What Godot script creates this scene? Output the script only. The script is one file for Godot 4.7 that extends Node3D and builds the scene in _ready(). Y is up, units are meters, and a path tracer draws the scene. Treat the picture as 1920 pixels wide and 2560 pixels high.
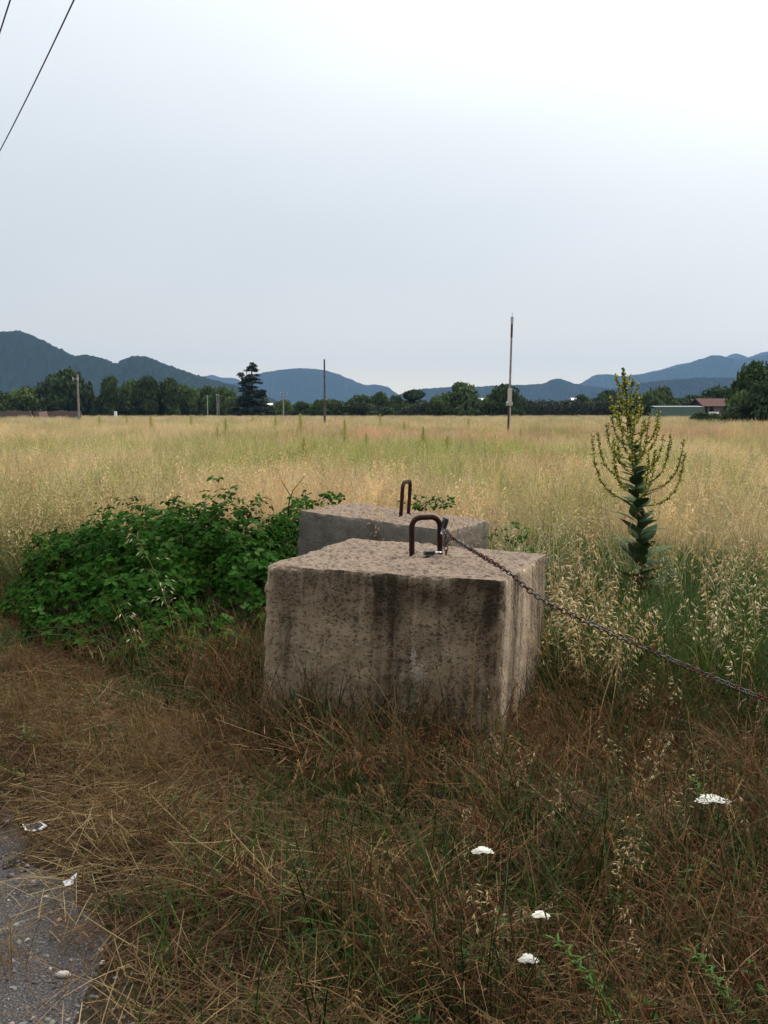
extends Node3D
# A dry field behind two concrete blocks at a verge, hills in the haze.  Eye 1.6 m, looking along -z.

var rng := RandomNumberGenerator.new()
var noise := FastNoiseLite.new()
var used := {}

# ------------------------------------------------------------------ mesh builder
class Mesher:
	var v := PackedVector3Array()
	var n := PackedVector3Array()
	var c := PackedColorArray()
	var uv := PackedVector2Array()
	var ix := PackedInt32Array()
	var smooth := false

	func tri(a: Vector3, b: Vector3, d: Vector3, col: Color) -> void:
		var k := v.size()
		v.append(a); v.append(b); v.append(d)
		c.append(col); c.append(col); c.append(col)
		ix.append(k); ix.append(k + 1); ix.append(k + 2)

	func quad(a: Vector3, b: Vector3, d: Vector3, e: Vector3, col: Color) -> void:
		var k := v.size()
		v.append(a); v.append(b); v.append(d); v.append(e)
		for i in 4: c.append(col)
		ix.append_array(PackedInt32Array([k, k + 1, k + 2, k, k + 2, k + 3]))

	# a tapering leaf blade along points, lying across 'side'
	func blade(p: PackedVector3Array, side: Vector3, w: float, col: Color, wtip := 0.08) -> void:
		var m := p.size()
		var k := v.size()
		for i in m:
			var t := float(i) / (m - 1)
			var ww := w * lerpf(1.0, wtip, t * t) * (0.75 + 0.5 * t if t < 0.5 else 1.0)
			v.append(p[i] - side * ww * 0.5); v.append(p[i] + side * ww * 0.5)
			c.append(col); c.append(col)
		for i in m - 1:
			var q := k + i * 2
			ix.append_array(PackedInt32Array([q, q + 1, q + 3, q, q + 3, q + 2]))

	# round tube along a path
	func tube(p: PackedVector3Array, r0: float, r1: float, sides: int, col: Color, cap := false) -> void:
		var m := p.size()
		var k := v.size()
		var ref := Vector3(0.31, 0.2, 0.93).normalized()
		for i in m:
			var d := (p[mini(i + 1, m - 1)] - p[maxi(i - 1, 0)]).normalized()
			if absf(d.dot(ref)) > 0.93: ref = Vector3(0.9, 0.1, -0.3).normalized()
			var a := d.cross(ref).normalized()
			var b := d.cross(a).normalized()
			var r := lerpf(r0, r1, float(i) / (m - 1))
			for s in sides:
				var g := TAU * s / sides
				var o := a * cos(g) + b * sin(g)
				v.append(p[i] + o * r); c.append(col)
				if smooth: n.append(o)
		for i in m - 1:
			for s in sides:
				var q0 := k + i * sides + s
				var q1 := k + i * sides + (s + 1) % sides
				ix.append_array(PackedInt32Array([q0, q0 + sides, q1 + sides, q0, q1 + sides, q1]))
		if cap:
			for e in [0, m - 1]:
				var kk := v.size()
				v.append(p[e]); c.append(col)
				if smooth: n.append((p[e] - p[1 if e == 0 else m - 2]).normalized())
				for s in sides:
					var q0: int = k + e * sides + s
					var q1: int = k + e * sides + (s + 1) % sides
					ix.append_array(PackedInt32Array([kk, q1, q0] if e == 0 else [kk, q0, q1]))

	# a slim seed: four-sided spindle from a along d
	func spindle(a: Vector3, d: Vector3, l: float, w: float, col: Color, belly := 0.35) -> void:
		var s := d.cross(Vector3(0.3, 0.9, 0.2)).normalized()
		var t := d.cross(s).normalized()
		var k := v.size()
		var m := a + d * l * belly
		v.append(a)
		v.append(m + s * w * 0.5); v.append(m + t * w * 0.4); v.append(m - s * w * 0.5); v.append(m - t * w * 0.4)
		v.append(a + d * l)
		for i in 6: c.append(col)
		for i in 4:
			var p := k + 1 + i
			var q := k + 1 + (i + 1) % 4
			ix.append_array(PackedInt32Array([k, p, q, k + 5, q, p]))

	# a leaf with a folded midrib, width profile given by fullness
	func leaf(a: Vector3, d: Vector3, up: Vector3, l: float, w: float, col: Color, fold := 0.25, droop := 0.25, segs := 4, full := 0.5) -> void:
		var s := d.cross(up).normalized()
		var u := s.cross(d).normalized()
		var k := v.size()
		for i in segs + 1:
			var t := float(i) / segs
			var ww := w * 0.5 * pow(sin(PI * pow(clampf(t, 0.0, 1.0), full + 0.25)), 0.8) if i > 0 and i < segs else w * 0.04
			var ctr := a + d * l * t - u * l * droop * t * t
			v.append(ctr - s * ww + u * ww * fold); v.append(ctr); v.append(ctr + s * ww + u * ww * fold)
			for j in 3: c.append(col)
		for i in segs:
			for j in 2:
				var q := k + i * 3 + j
				ix.append_array(PackedInt32Array([q, q + 3, q + 4, q, q + 4, q + 1]))

	# axis-aligned box in a basis
	func box(o: Vector3, x: Vector3, y: Vector3, z: Vector3, col: Color) -> void:
		var p := []
		for i in 8:
			p.append(o + x * (0.5 if i & 1 else -0.5) + y * (0.5 if i & 2 else -0.5) + z * (0.5 if i & 4 else -0.5))
		for f in [[0, 2, 3, 1], [4, 5, 7, 6], [0, 1, 5, 4], [2, 6, 7, 3], [0, 4, 6, 2], [1, 3, 7, 5]]:
			quad(p[f[0]], p[f[1]], p[f[2]], p[f[3]], col)

	func mesh() -> ArrayMesh:
		var a := []
		a.resize(Mesh.ARRAY_MAX)
		a[Mesh.ARRAY_VERTEX] = v
		a[Mesh.ARRAY_COLOR] = c
		a[Mesh.ARRAY_INDEX] = ix
		if n.size() == v.size(): a[Mesh.ARRAY_NORMAL] = n
		if uv.size() == v.size(): a[Mesh.ARRAY_TEX_UV] = uv
		var m := ArrayMesh.new()
		m.add_surface_from_arrays(Mesh.PRIMITIVE_TRIANGLES, a)
		return m

# ------------------------------------------------------------------ nodes
func numbered(called: String) -> String:
	if not used.has(called):
		used[called] = 0
		return called
	used[called] += 1
	return "%s_%03d" % [called, used[called]]

func tag(o: Node, label := "", category := "", group := "", kind := "") -> Node:
	if label: o.set_meta("label", label)
	if category: o.set_meta("category", category)
	if group: o.set_meta("group", group)
	if kind: o.set_meta("kind", kind)
	return o

func thing(called: String, label: String, category: String, at := Vector3.ZERO, group := "", kind := "") -> Node3D:
	var o := Node3D.new()
	o.name = numbered(called)
	add_child(o)
	o.position = at
	tag(o, label, category, group, kind)
	return o

func part(called: String, m: Mesh, mat: Material, parent: Node, at := Transform3D.IDENTITY) -> MeshInstance3D:
	var o := MeshInstance3D.new()
	o.name = called if parent != self else numbered(called)
	o.mesh = m
	o.material_override = mat
	o.transform = at
	parent.add_child(o, true)
	return o

func swarm(called: String, m: Mesh, mat: Material, parent: Node, places: Array, tints: Array) -> MultiMeshInstance3D:
	var mm := MultiMesh.new()
	mm.transform_format = MultiMesh.TRANSFORM_3D
	mm.use_colors = true
	mm.mesh = m
	mm.instance_count = places.size()
	for i in places.size():
		mm.set_instance_transform(i, places[i])
		mm.set_instance_color(i, tints[i])
	var o := MultiMeshInstance3D.new()
	o.name = called
	o.multimesh = mm
	o.material_override = mat
	o.set_meta("kind", "stuff")
	parent.add_child(o, true)
	return o

func lin(r: float, g: float, b: float) -> Color:
	return Color(r, g, b).linear_to_srgb()

func paint(called: String, col: Color, rough := 0.9, spec := 0.35) -> StandardMaterial3D:
	var m := StandardMaterial3D.new()
	m.resource_name = called
	m.albedo_color = col.linear_to_srgb()
	m.roughness = rough
	m.metallic_specular = spec
	m.cull_mode = BaseMaterial3D.CULL_DISABLED
	return m

func plant_paint(called: String, rough := 0.75, back := 0.45, spec := 0.3) -> StandardMaterial3D:
	var m := paint(called, Color.WHITE, rough, spec)
	m.vertex_color_use_as_albedo = true
	m.backlight_enabled = back > 0.0
	m.backlight = Color(back, back, back).linear_to_srgb()
	return m

func noise_tex(freq: float, size: int, ramp: Array, sd: int, octaves := 4, normal := false, bump := 4.0) -> NoiseTexture2D:
	var f := FastNoiseLite.new()
	f.seed = sd
	f.noise_type = FastNoiseLite.TYPE_SIMPLEX_SMOOTH
	f.frequency = freq
	f.fractal_octaves = octaves
	var t := NoiseTexture2D.new()
	t.width = size
	t.height = size
	t.seamless = true
	t.noise = f
	t.as_normal_map = normal
	t.bump_strength = bump
	if ramp:
		var g := Gradient.new()
		g.offsets = PackedFloat32Array(ramp.map(func(x): return x[0]))
		g.colors = PackedColorArray(ramp.map(func(x): return x[1].linear_to_srgb()))
		t.color_ramp = g
	return t

func world_tex(m: StandardMaterial3D, scale: float) -> void:
	m.uv1_triplanar = true
	m.uv1_world_triplanar = true
	m.uv1_scale = Vector3.ONE * scale

func rnd(a: float, b: float) -> float:
	return rng.randf_range(a, b)

func vary(c: Color, by: float) -> Color:
	var k := 1.0 + rnd(-by, by)
	return Color(c.r * k * (1.0 + rnd(-by, by) * 0.3), c.g * k, c.b * k * (1.0 + rnd(-by, by) * 0.3))

# ------------------------------------------------------------------ lie of the land
# signed distance (metres) from the ragged edge of the tarmac; positive is verge and field
func verge(x: float, z: float) -> float:
	return (x + 1.0) * 0.78 + (z + 2.75) * -0.626

func ground_y(x: float, z: float) -> float:
	var far := clampf((-z - 10.0) / 60.0, 0.0, 1.0)
	return noise.get_noise_2d(x * 6.0, z * 6.0) * (0.05 * clampf(verge(x, z) - 0.3, 0.0, 1.0) + 0.22 * far)

func in_quad(x: float, z: float, q: Array, grow := 0.0) -> bool:
	var s := 0
	for i in q.size():
		var a: Vector2 = q[i]
		var b: Vector2 = q[(i + 1) % q.size()]
		var nrm := Vector2(b.y - a.y, a.x - b.x).normalized()
		s += 1 if nrm.dot(Vector2(x, z) - a) < grow else 0
	return s == q.size()

var block_a := [Vector2(-0.60, -4.34), Vector2(0.535, -3.94), Vector2(0.89, -4.85), Vector2(-0.2, -5.34)]
var block_b := [Vector2(-0.67, -6.59), Vector2(0.43, -6.12), Vector2(0.82, -7.04), Vector2(-0.3, -7.51)]
var mound := [[-1.25, -6.6, 0.72, 1.08, 0.9], [-1.8, -6.8, 0.75, 1.04, 0.9], [-2.45, -7.1, 0.6, 0.78, 0.7], [-1.6, -5.95, 0.62, 0.60, 0.5], [-0.96, -6.1, 0.36, 0.84, 0.5], [-2.2, -6.35, 0.5, 0.5, 0.45], [-1.3, -5.5, 0.5, 0.36, 0.38], [-0.75, -7.4, 0.45, 0.86, 0.45], [-1.75, -5.75, 0.5, 0.34, 0.3], [-2.5, -6.75, 0.6, 0.38, 0.5], [-2.05, -6.0, 0.45, 0.26, 0.35]]

func mound_h(x: float, z: float) -> float:
	var h := 0.0
	for b in mound:
		var q: float = 1.0 - pow((x - b[0]) / b[2], 2.0) - pow((z - b[1]) / b[4], 2.0)
		if q > 0.0: h = maxf(h, b[3] * sqrt(q))
	return h

func free_spot(x: float, z: float) -> bool:
	return not in_quad(x, z, block_a, 0.0) and not in_quad(x, z, block_b, 0.0)

# where the tall oat field begins: metres beyond its near edge
func field_in(x: float, z: float) -> float:
	var edge := -8.0
	if x < -2.0: edge = -8.0 - (x + 2.0) * -0.25
	elif x < -0.6: edge = -8.2
	elif x < 1.0: edge = lerpf(-7.6, -4.9, (x + 0.6) / 1.6)
	else: edge = lerpf(-4.9, -4.0, clampf((x - 1.0) / 1.6, 0.0, 1.0))
	return edge - z

func _ready() -> void:
	rng.seed = 20240611
	noise.seed = 7
	noise.frequency = 0.05
	noise.fractal_octaves = 3
	build_camera_and_light()
	build_ground()
	build_hills()
	build_far_trees()
	build_far_buildings()
	build_poles()
	build_blocks()
	build_chain()
	build_bramble()
	build_mullein()
	build_field()
	build_verge()
	build_single_plants()
	build_litter()

# ------------------------------------------------------------------ camera, sky, sun
func build_camera_and_light() -> void:
	var cam := Camera3D.new()
	cam.name = "camera"
	cam.position = Vector3(0, 1.6, 0)
	cam.rotation = Vector3(-atan(250.0 / 2217.0), 0, 0)
	cam.fov = rad_to_deg(2.0 * atan(1280.0 / 2217.0))
	cam.near = 0.05
	cam.far = 60000.0
	add_child(cam)
	cam.current = true

	var sun_dir := Vector3(0.62, 1.15, -0.62).normalized()
	var sun := DirectionalLight3D.new()
	sun.name = "sun"
	sun.light_color = Color(1.0, 0.95, 0.87)
	sun.light_energy = 0.5
	sun.light_angular_distance = 18.0
	sun.shadow_enabled = true
	add_child(sun)
	sun.look_at_from_position(sun_dir, Vector3.ZERO, Vector3.UP)

	# thin overcast: pale grey at the rim, whiter overhead and towards the veiled sun, faint streaky cloud
	var w := 512
	var h := 256
	var img := Image.create(w, h, false, Image.FORMAT_RGBF)
	var cn := FastNoiseLite.new()
	cn.seed = 31
	cn.frequency = 0.9
	cn.fractal_octaves = 5
	for j in h:
		var el := (0.5 - (j + 0.5) / h) * PI
		for i in w:
			var az := (i + 0.5) / w * TAU
			var d := Vector3(sin(az) * cos(el), sin(el), -cos(az) * cos(el))
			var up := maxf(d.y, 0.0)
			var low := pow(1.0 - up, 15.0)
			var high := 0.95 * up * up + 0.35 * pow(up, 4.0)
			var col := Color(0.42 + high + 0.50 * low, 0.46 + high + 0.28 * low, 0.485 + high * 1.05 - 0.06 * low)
			var streak := cn.get_noise_3d(d.x * 1.6, d.y * 5.0, d.z * 1.6)
			var k := 1.0 + streak * 0.10
			col = Color(col.r * k, col.g * lerpf(1.0, k, 0.85), col.b * lerpf(1.0, k, 0.7))
			var toward := maxf(d.dot(sun_dir), 0.0)
			var glow := 0.30 * toward * toward + 0.9 * pow(toward, 8.0)
			col += Color(1.0, 0.96, 0.90) * glow
			if d.y < -0.02:
				col = Color(0.20, 0.18, 0.13)
			img.set_pixel(i, j, col)
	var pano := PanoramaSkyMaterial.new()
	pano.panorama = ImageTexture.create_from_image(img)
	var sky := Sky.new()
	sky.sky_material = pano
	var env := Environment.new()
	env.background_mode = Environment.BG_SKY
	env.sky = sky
	env.tonemap_mode = Environment.TONE_MAPPER_LINEAR
	env.tonemap_exposure = 1.4
	env.sdfgi_enabled = true
	env.ssao_enabled = true
	env.ssil_enabled = true
	env.fog_enabled = true
	env.fog_density = 0.00008
	env.fog_light_color = lin(0.36, 0.61, 1.0)
	var we := WorldEnvironment.new()
	we.name = "surroundings"
	we.environment = env
	add_child(we)

# ------------------------------------------------------------------ ground and tarmac
func build_ground() -> void:
	var soil := paint("thatch and soil", Color.WHITE, 0.95, 0.2)
	soil.albedo_texture = noise_tex(0.05, 512, [[0.0, Color(0.012, 0.009, 0.006)], [0.5, Color(0.03, 0.023, 0.015)], [0.75, Color(0.05, 0.038, 0.024)], [1.0, Color(0.13, 0.10, 0.062)]], 5, 6)  # kept very dark in place of shade between the grass blades
	world_tex(soil, 1.9)
	var xs := []
	for i in 81:
		var t := (i - 40) / 40.0
		xs.append(signf(t) * (pow(absf(t), 4.0) * 5800.0 + absf(t) * 20.0))
	var zs := []
	for i in 91:
		var t := i / 90.0
		zs.append(60.0 - t * 120.0 - pow(t, 6.0) * 8300.0)
	var b := Mesher.new()
	b.smooth = true
	for j in zs.size():
		for i in xs.size():
			var y := ground_y(xs[i], zs[j]) if absf(xs[i]) < 400.0 else 0.0
			b.v.append(Vector3(xs[i], y, zs[j])); b.c.append(Color.WHITE)
	for j in zs.size() - 1:
		for i in xs.size() - 1:
			var q := j * xs.size() + i
			b.ix.append_array(PackedInt32Array([q, q + xs.size(), q + xs.size() + 1, q, q + xs.size() + 1, q + 1]))
	var g := part("ground", b.mesh(), soil, self)
	tag(g, "brown soil and matted thatch under the grass", "", "", "structure")

	# worn tarmac with a crumbling edge
	var tar := paint("worn tarmac", Color.WHITE, 0.9, 0.3)
	tar.albedo_texture = noise_tex(0.09, 512, [[0.0, Color(0.025, 0.023, 0.023)], [0.45, Color(0.052, 0.048, 0.047)], [0.62, Color(0.08, 0.073, 0.07)], [0.8, Color(0.14, 0.125, 0.12)], [1.0, Color(0.22, 0.20, 0.18)]], 9, 4)  # greys darkened to stand in for shade over the foreground
	tar.heightmap_enabled = true
	tar.heightmap_texture = noise_tex(0.09, 512, [], 9, 4)
	tar.heightmap_scale = 0.35
	world_tex(tar, 2.2)
	var r := Mesher.new()
	r.smooth = true
	var steps := 160
	for i in steps:
		var along := lerpf(-9.0, 14.0, float(i) / (steps - 1))
		var wob := noise.get_noise_1d(along * 60.0) * 0.16 + noise.get_noise_1d(along * 260.0 + 50.0) * 0.08
		var base := Vector3(-0.92 - 0.626 * along, 0.0, -2.81 - 0.78 * along)
		var out := Vector3(0.78, 0.0, -0.626)
		for w in [-7.0, -3.0, -1.0, -0.4, -0.12 + wob * 0.7, 0.0 + wob]:
			var p: Vector3 = base + out * w
			var edge: float = clampf((wob - w) / 0.12, 0.0, 1.0)
			p.y = -0.03 + 0.042 * edge
			r.v.append(p); r.c.append(Color.WHITE)
	for i in steps - 1:
		for k in 5:
			var q := i * 6 + k
			r.ix.append_array(PackedInt32Array([q, q + 6, q + 7, q, q + 7, q + 1]))
	var road := part("road", r.mesh(), tar, self)
	tag(road, "grey worn tarmac with crumbling edge along the mown verge", "", "", "structure")

	# loose chippings
	var st := paint("chippings", Color.WHITE, 0.85, 0.3)
	st.vertex_color_use_as_albedo = true
	var peb := pebble_mesh(3, 1)
	var pl := []
	var ti := []
	for i in 17000:
		var s := -pow(rng.randf(), 1.6) * 1.5 + 0.3
		var a := rnd(-1.6, 2.4)
		var x := -1.0 - 0.626 * a + 0.78 * s
		var z := -2.75 - 0.78 * a - 0.626 * s
		var k := 0.002 + 0.007 * pow(rng.randf(), 4.0)
		pl.append(Transform3D(Basis.from_euler(Vector3(rnd(-0.3, 0.3), rnd(0, TAU), rnd(-0.3, 0.3))).scaled_local(Vector3(k * rnd(0.8, 1.5), k * 0.6, k)), Vector3(x, 0.0115 if s < -0.05 else 0.002, z)))
		var g2 := rnd(0.03, 0.16) if rng.randf() < 0.86 else rnd(0.16, 0.36)
		ti.append(Color(g2 * rnd(0.97, 1.2), g2, g2 * rnd(0.85, 1.06)))
	var gr := swarm("gravel", peb, st, self, pl, ti)
	gr.name = numbered("gravel")
	tag(gr, "small grey chippings strewn over the tarmac", "gravel", "", "stuff")

func pebble_mesh(sd: int, sub: int) -> ArrayMesh:
	var sp := SphereMesh.new()
	sp.radius = 1.0
	sp.height = 2.0
	sp.radial_segments = 6 + sub * 4
	sp.rings = 3 + sub * 2
	var a := sp.get_mesh_arrays()
	var v: PackedVector3Array = a[Mesh.ARRAY_VERTEX]
	for i in v.size():
		var p := v[i]
		v[i] = p * (1.0 + 0.45 * noise.get_noise_3d(p.x * 9.0 + sd * 37.0, p.y * 9.0, p.z * 9.0))
	var b := Mesher.new()
	b.v = v
	b.n = a[Mesh.ARRAY_NORMAL]
	b.ix = a[Mesh.ARRAY_INDEX]
	for i in v.size(): b.c.append(Color.WHITE)
	return b.mesh()

# ------------------------------------------------------------------ hills
# a wooded ridge whose crest passes through given points (x, height) at a distance
func hill(dist: float, pix: Array, label: String, mat: Material, rough: float, depth := 0.55, sd := 0) -> void:
	var xs := []
	var hs := []
	for p in pix:
		xs.append((p[0] - 960.0) / 2217.0 * dist * 1.0063)
		hs.append((1030.0 - p[1]) / 2217.0 * dist * 1.0063 + 1.6)
	var cols := 640
	var rows := 44
	var b := Mesher.new()
	b.smooth = true
	var x0: float = xs[0]
	var x1: float = xs[-1]
	var hmax := 0.0
	for h in hs: hmax = maxf(hmax, h)
	var run := hmax / depth
	for j in rows:
		var t := j / float(rows - 1) * 1.35 - 0.35      # -0.35 behind the crest, 1 at the foot
		for i in cols:
			var x := lerpf(x0, x1, i / float(cols - 1))
			var k := 0
			while k < xs.size() - 2 and xs[k + 1] < x: k += 1
			var f: float = clampf((x - xs[k]) / (xs[k + 1] - xs[k]), 0.0, 1.0)
			f = lerpf(f, f * f * (3.0 - 2.0 * f), 0.5)
			var crest: float = lerpf(hs[k], hs[k + 1], f)
			var fold := noise.get_noise_2d(x / dist * 260.0 + sd * 91.0, t * 9.0) * 0.5
			var away := absf(t)
			var y := crest * (1.0 - smoothstep(0.0, 1.0, away if t > 0.0 else away / 0.35 * 0.8)) 
			y *= 1.0 + fold * 0.55 * clampf(away * 3.0, 0.0, 1.0)
			var tree := noise.get_noise_2d(x / rough * 14.0, t * run / rough * 14.0 + sd * 33.0)
			y += tree * rough * (0.8 + 0.2 * clampf(away * 8.0, 0.0, 1.0))
			b.v.append(Vector3(x, y - (8.0 if t > 0.98 else 0.0), -dist + t * run + fold * run * 0.3 * away))
			b.c.append(Color.WHITE)
	for j in rows - 1:
		for i in cols - 1:
			var q := j * cols + i
			b.ix.append_array(PackedInt32Array([q, q + 1, q + cols + 1, q, q + cols + 1, q + cols]))
	var o := part("hill", b.mesh(), mat, self)
	tag(o, label, "", "", "structure")

func build_hills() -> void:
	var wood := paint("wooded slope", Color.WHITE, 1.0, 0.1)
	wood.albedo_texture = noise_tex(0.03, 512, [[0.0, Color(0.004, 0.008, 0.006)], [0.5, Color(0.010, 0.018, 0.010)], [0.8, Color(0.022, 0.032, 0.016)], [1.0, Color(0.05, 0.052, 0.03)]], 15, 5)
	world_tex(wood, 0.0035)
	hill(7400, [[1500, 1010], [1570, 945], [1624, 930], [1693, 912], [1745, 905], [1787, 900], [1817, 888], [1845, 899], [1891, 884], [1960, 880], [2100, 900], [2400, 960], [2600, 1000]], "palest far ridge with a small peak rising beyond the right-hand hills", wood, 10, 0.3, 1)
	hill(6800, [[400, 1000], [500, 950], [521, 943], [540, 940], [563, 947], [594, 949], [640, 970], [700, 1000]], "small pale hill in the gap left of the cedar", wood, 8, 0.3, 2)
	hill(5400, [[480, 1005], [590, 960], [648, 939], [683, 932], [706, 927], [744, 925], [791, 925], [814, 928], [849, 940], [876, 950], [895, 958], [918, 965], [937, 963], [968, 969], [987, 982], [1003, 992], [1060, 1010], [1120, 1024]], "broad rounded blue hill right of the cedar", wood, 7, 0.45, 3)
	hill(5800, [[1380, 1000], [1440, 962], [1481, 939], [1510, 938], [1545, 943], [1570, 940], [1619, 934], [1659, 926], [1693, 916], [1738, 901], [1757, 896], [1787, 903], [1841, 901], [1920, 886], [2000, 870], [2150, 880], [2400, 950], [2600, 1010]], "long grey blue mountain climbing towards the right edge", wood, 8, 0.4, 4)
	hill(3900, [[900, 1015], [1038, 980], [1057, 973], [1119, 970], [1199, 968], [1288, 964], [1347, 963], [1375, 952], [1384, 950], [1406, 955], [1426, 962], [1486, 972], [1560, 990], [1650, 1010]], "low wooded ridge with a knoll beyond the tall rusty pole", wood, 7, 0.3, 5)
	hill(3200, [[1400, 1020], [1486, 985], [1540, 970], [1594, 960], [1668, 953], [1733, 948], [1832, 950], [1920, 945], [2100, 940], [2400, 1000]], "dark low wooded ridge behind the barn", wood, 8, 0.35, 6)
	hill(2300, [[-700, 1000], [-420, 940], [-200, 870], [-80, 858], [0, 847], [35, 840], [67, 833], [89, 840], [123, 855], [166, 876], [204, 894], [231, 892], [270, 900], [312, 914], [320, 908], [332, 900], [349, 895], [386, 901], [436, 917], [463, 928], [501, 940], [548, 954], [586, 963], [660, 990], [740, 1020]], "tall dark blue wooded mountain with a notch above the left trees", wood, 6, 0.5, 7)

# ------------------------------------------------------------------ trees
func crown_mesh(sd: int, blobs: Array, leaves: int, size: float, col: Color) -> ArrayMesh:
	rng.seed = sd
	var b := Mesher.new()
	var total := 0.0
	for q in blobs: total += q[3] * q[3]
	for q in blobs:
		var m := int(leaves * q[3] * q[3] / total)
		var tone := rnd(0.75, 1.3)
		for i in m:
			var d := Vector3(rng.randfn(), rng.randfn(), rng.randfn()).normalized()
			var lump := 1.0 + 0.5 * noise.get_noise_3d(d.x * 14.0 + sd * 17.0, d.y * 14.0, d.z * 14.0 + q[0] * 9.0)
			var p := Vector3(q[0], q[1], q[2]) + d * Vector3(q[3], q[3] * q[4], q[3]) * lump * pow(rng.randf(), 0.28)
			var a := Vector3(rng.randfn(), rng.randfn(), rng.randfn()).normalized()
			var e := a.cross(d + Vector3(0.1, 0.3, 0.2)).normalized()
			var s := size * rnd(0.55, 1.35)
			var cc := vary(col, 0.35)
			cc = Color(cc.r * tone, cc.g * tone, cc.b * tone)
			b.tri(p - a * s * 0.5, p + e * s * 0.4, p + a * s * 0.6, cc)
			b.tri(p - a * s * 0.5, p + a * s * 0.6, p - e * s * 0.38 + d * s * 0.15, cc)
	return b.mesh()

func trunk_mesh(h: float, r: float, limbs: int, sd: int, reach: float) -> ArrayMesh:
	rng.seed = sd
	var b := Mesher.new()
	b.smooth = true
	var p := PackedVector3Array()
	for i in 7: p.append(Vector3(noise.get_noise_1d(i * 30.0 + sd) * h * 0.05, -0.2 + (h + 0.2) * i / 6.0, noise.get_noise_1d(i * 30.0 + sd + 500.0) * h * 0.05))
	b.tube(p, r, r * 0.3, 8, Color.WHITE)
	for k in limbs:
		var s: Vector3 = p[rng.randi_range(2, 5)]
		var a := rnd(0, TAU)
		var d := Vector3(cos(a), rnd(0.5, 1.1), sin(a)).normalized()
		var q := PackedVector3Array()
		for i in 4: q.append(s + d * reach * i / 3.0 + Vector3(0, reach * 0.07 * i * i / 3.0, 0))
		b.tube(q, r * 0.4, r * 0.1, 5, Color.WHITE)
	return b.mesh()

var crowns := []
var trunks := []

func tree(called: String, label: String, kind: int, px: float, top: float, dist: float, width: float, leafm: Material, bark: Material, group := "") -> void:
	var x := (px - 960.0) / 2217.0 * dist
	var h := (1030.0 - top) / 2217.0 * dist + 1.6
	var t := thing(called, label, "tree", Vector3(x, ground_y(x, -dist), -dist), group)
	t.rotation.y = rnd(0, TAU)
	var wd := width / 2217.0 * dist * 0.72
	part("crown", crowns[kind], leafm, t, Transform3D(Basis.IDENTITY.scaled(Vector3(wd, h, wd)), Vector3.ZERO))
	part("trunk", trunks[kind % trunks.size()], bark, t, Transform3D(Basis.IDENTITY.scaled(Vector3(h, h, h)), Vector3.ZERO))

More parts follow.
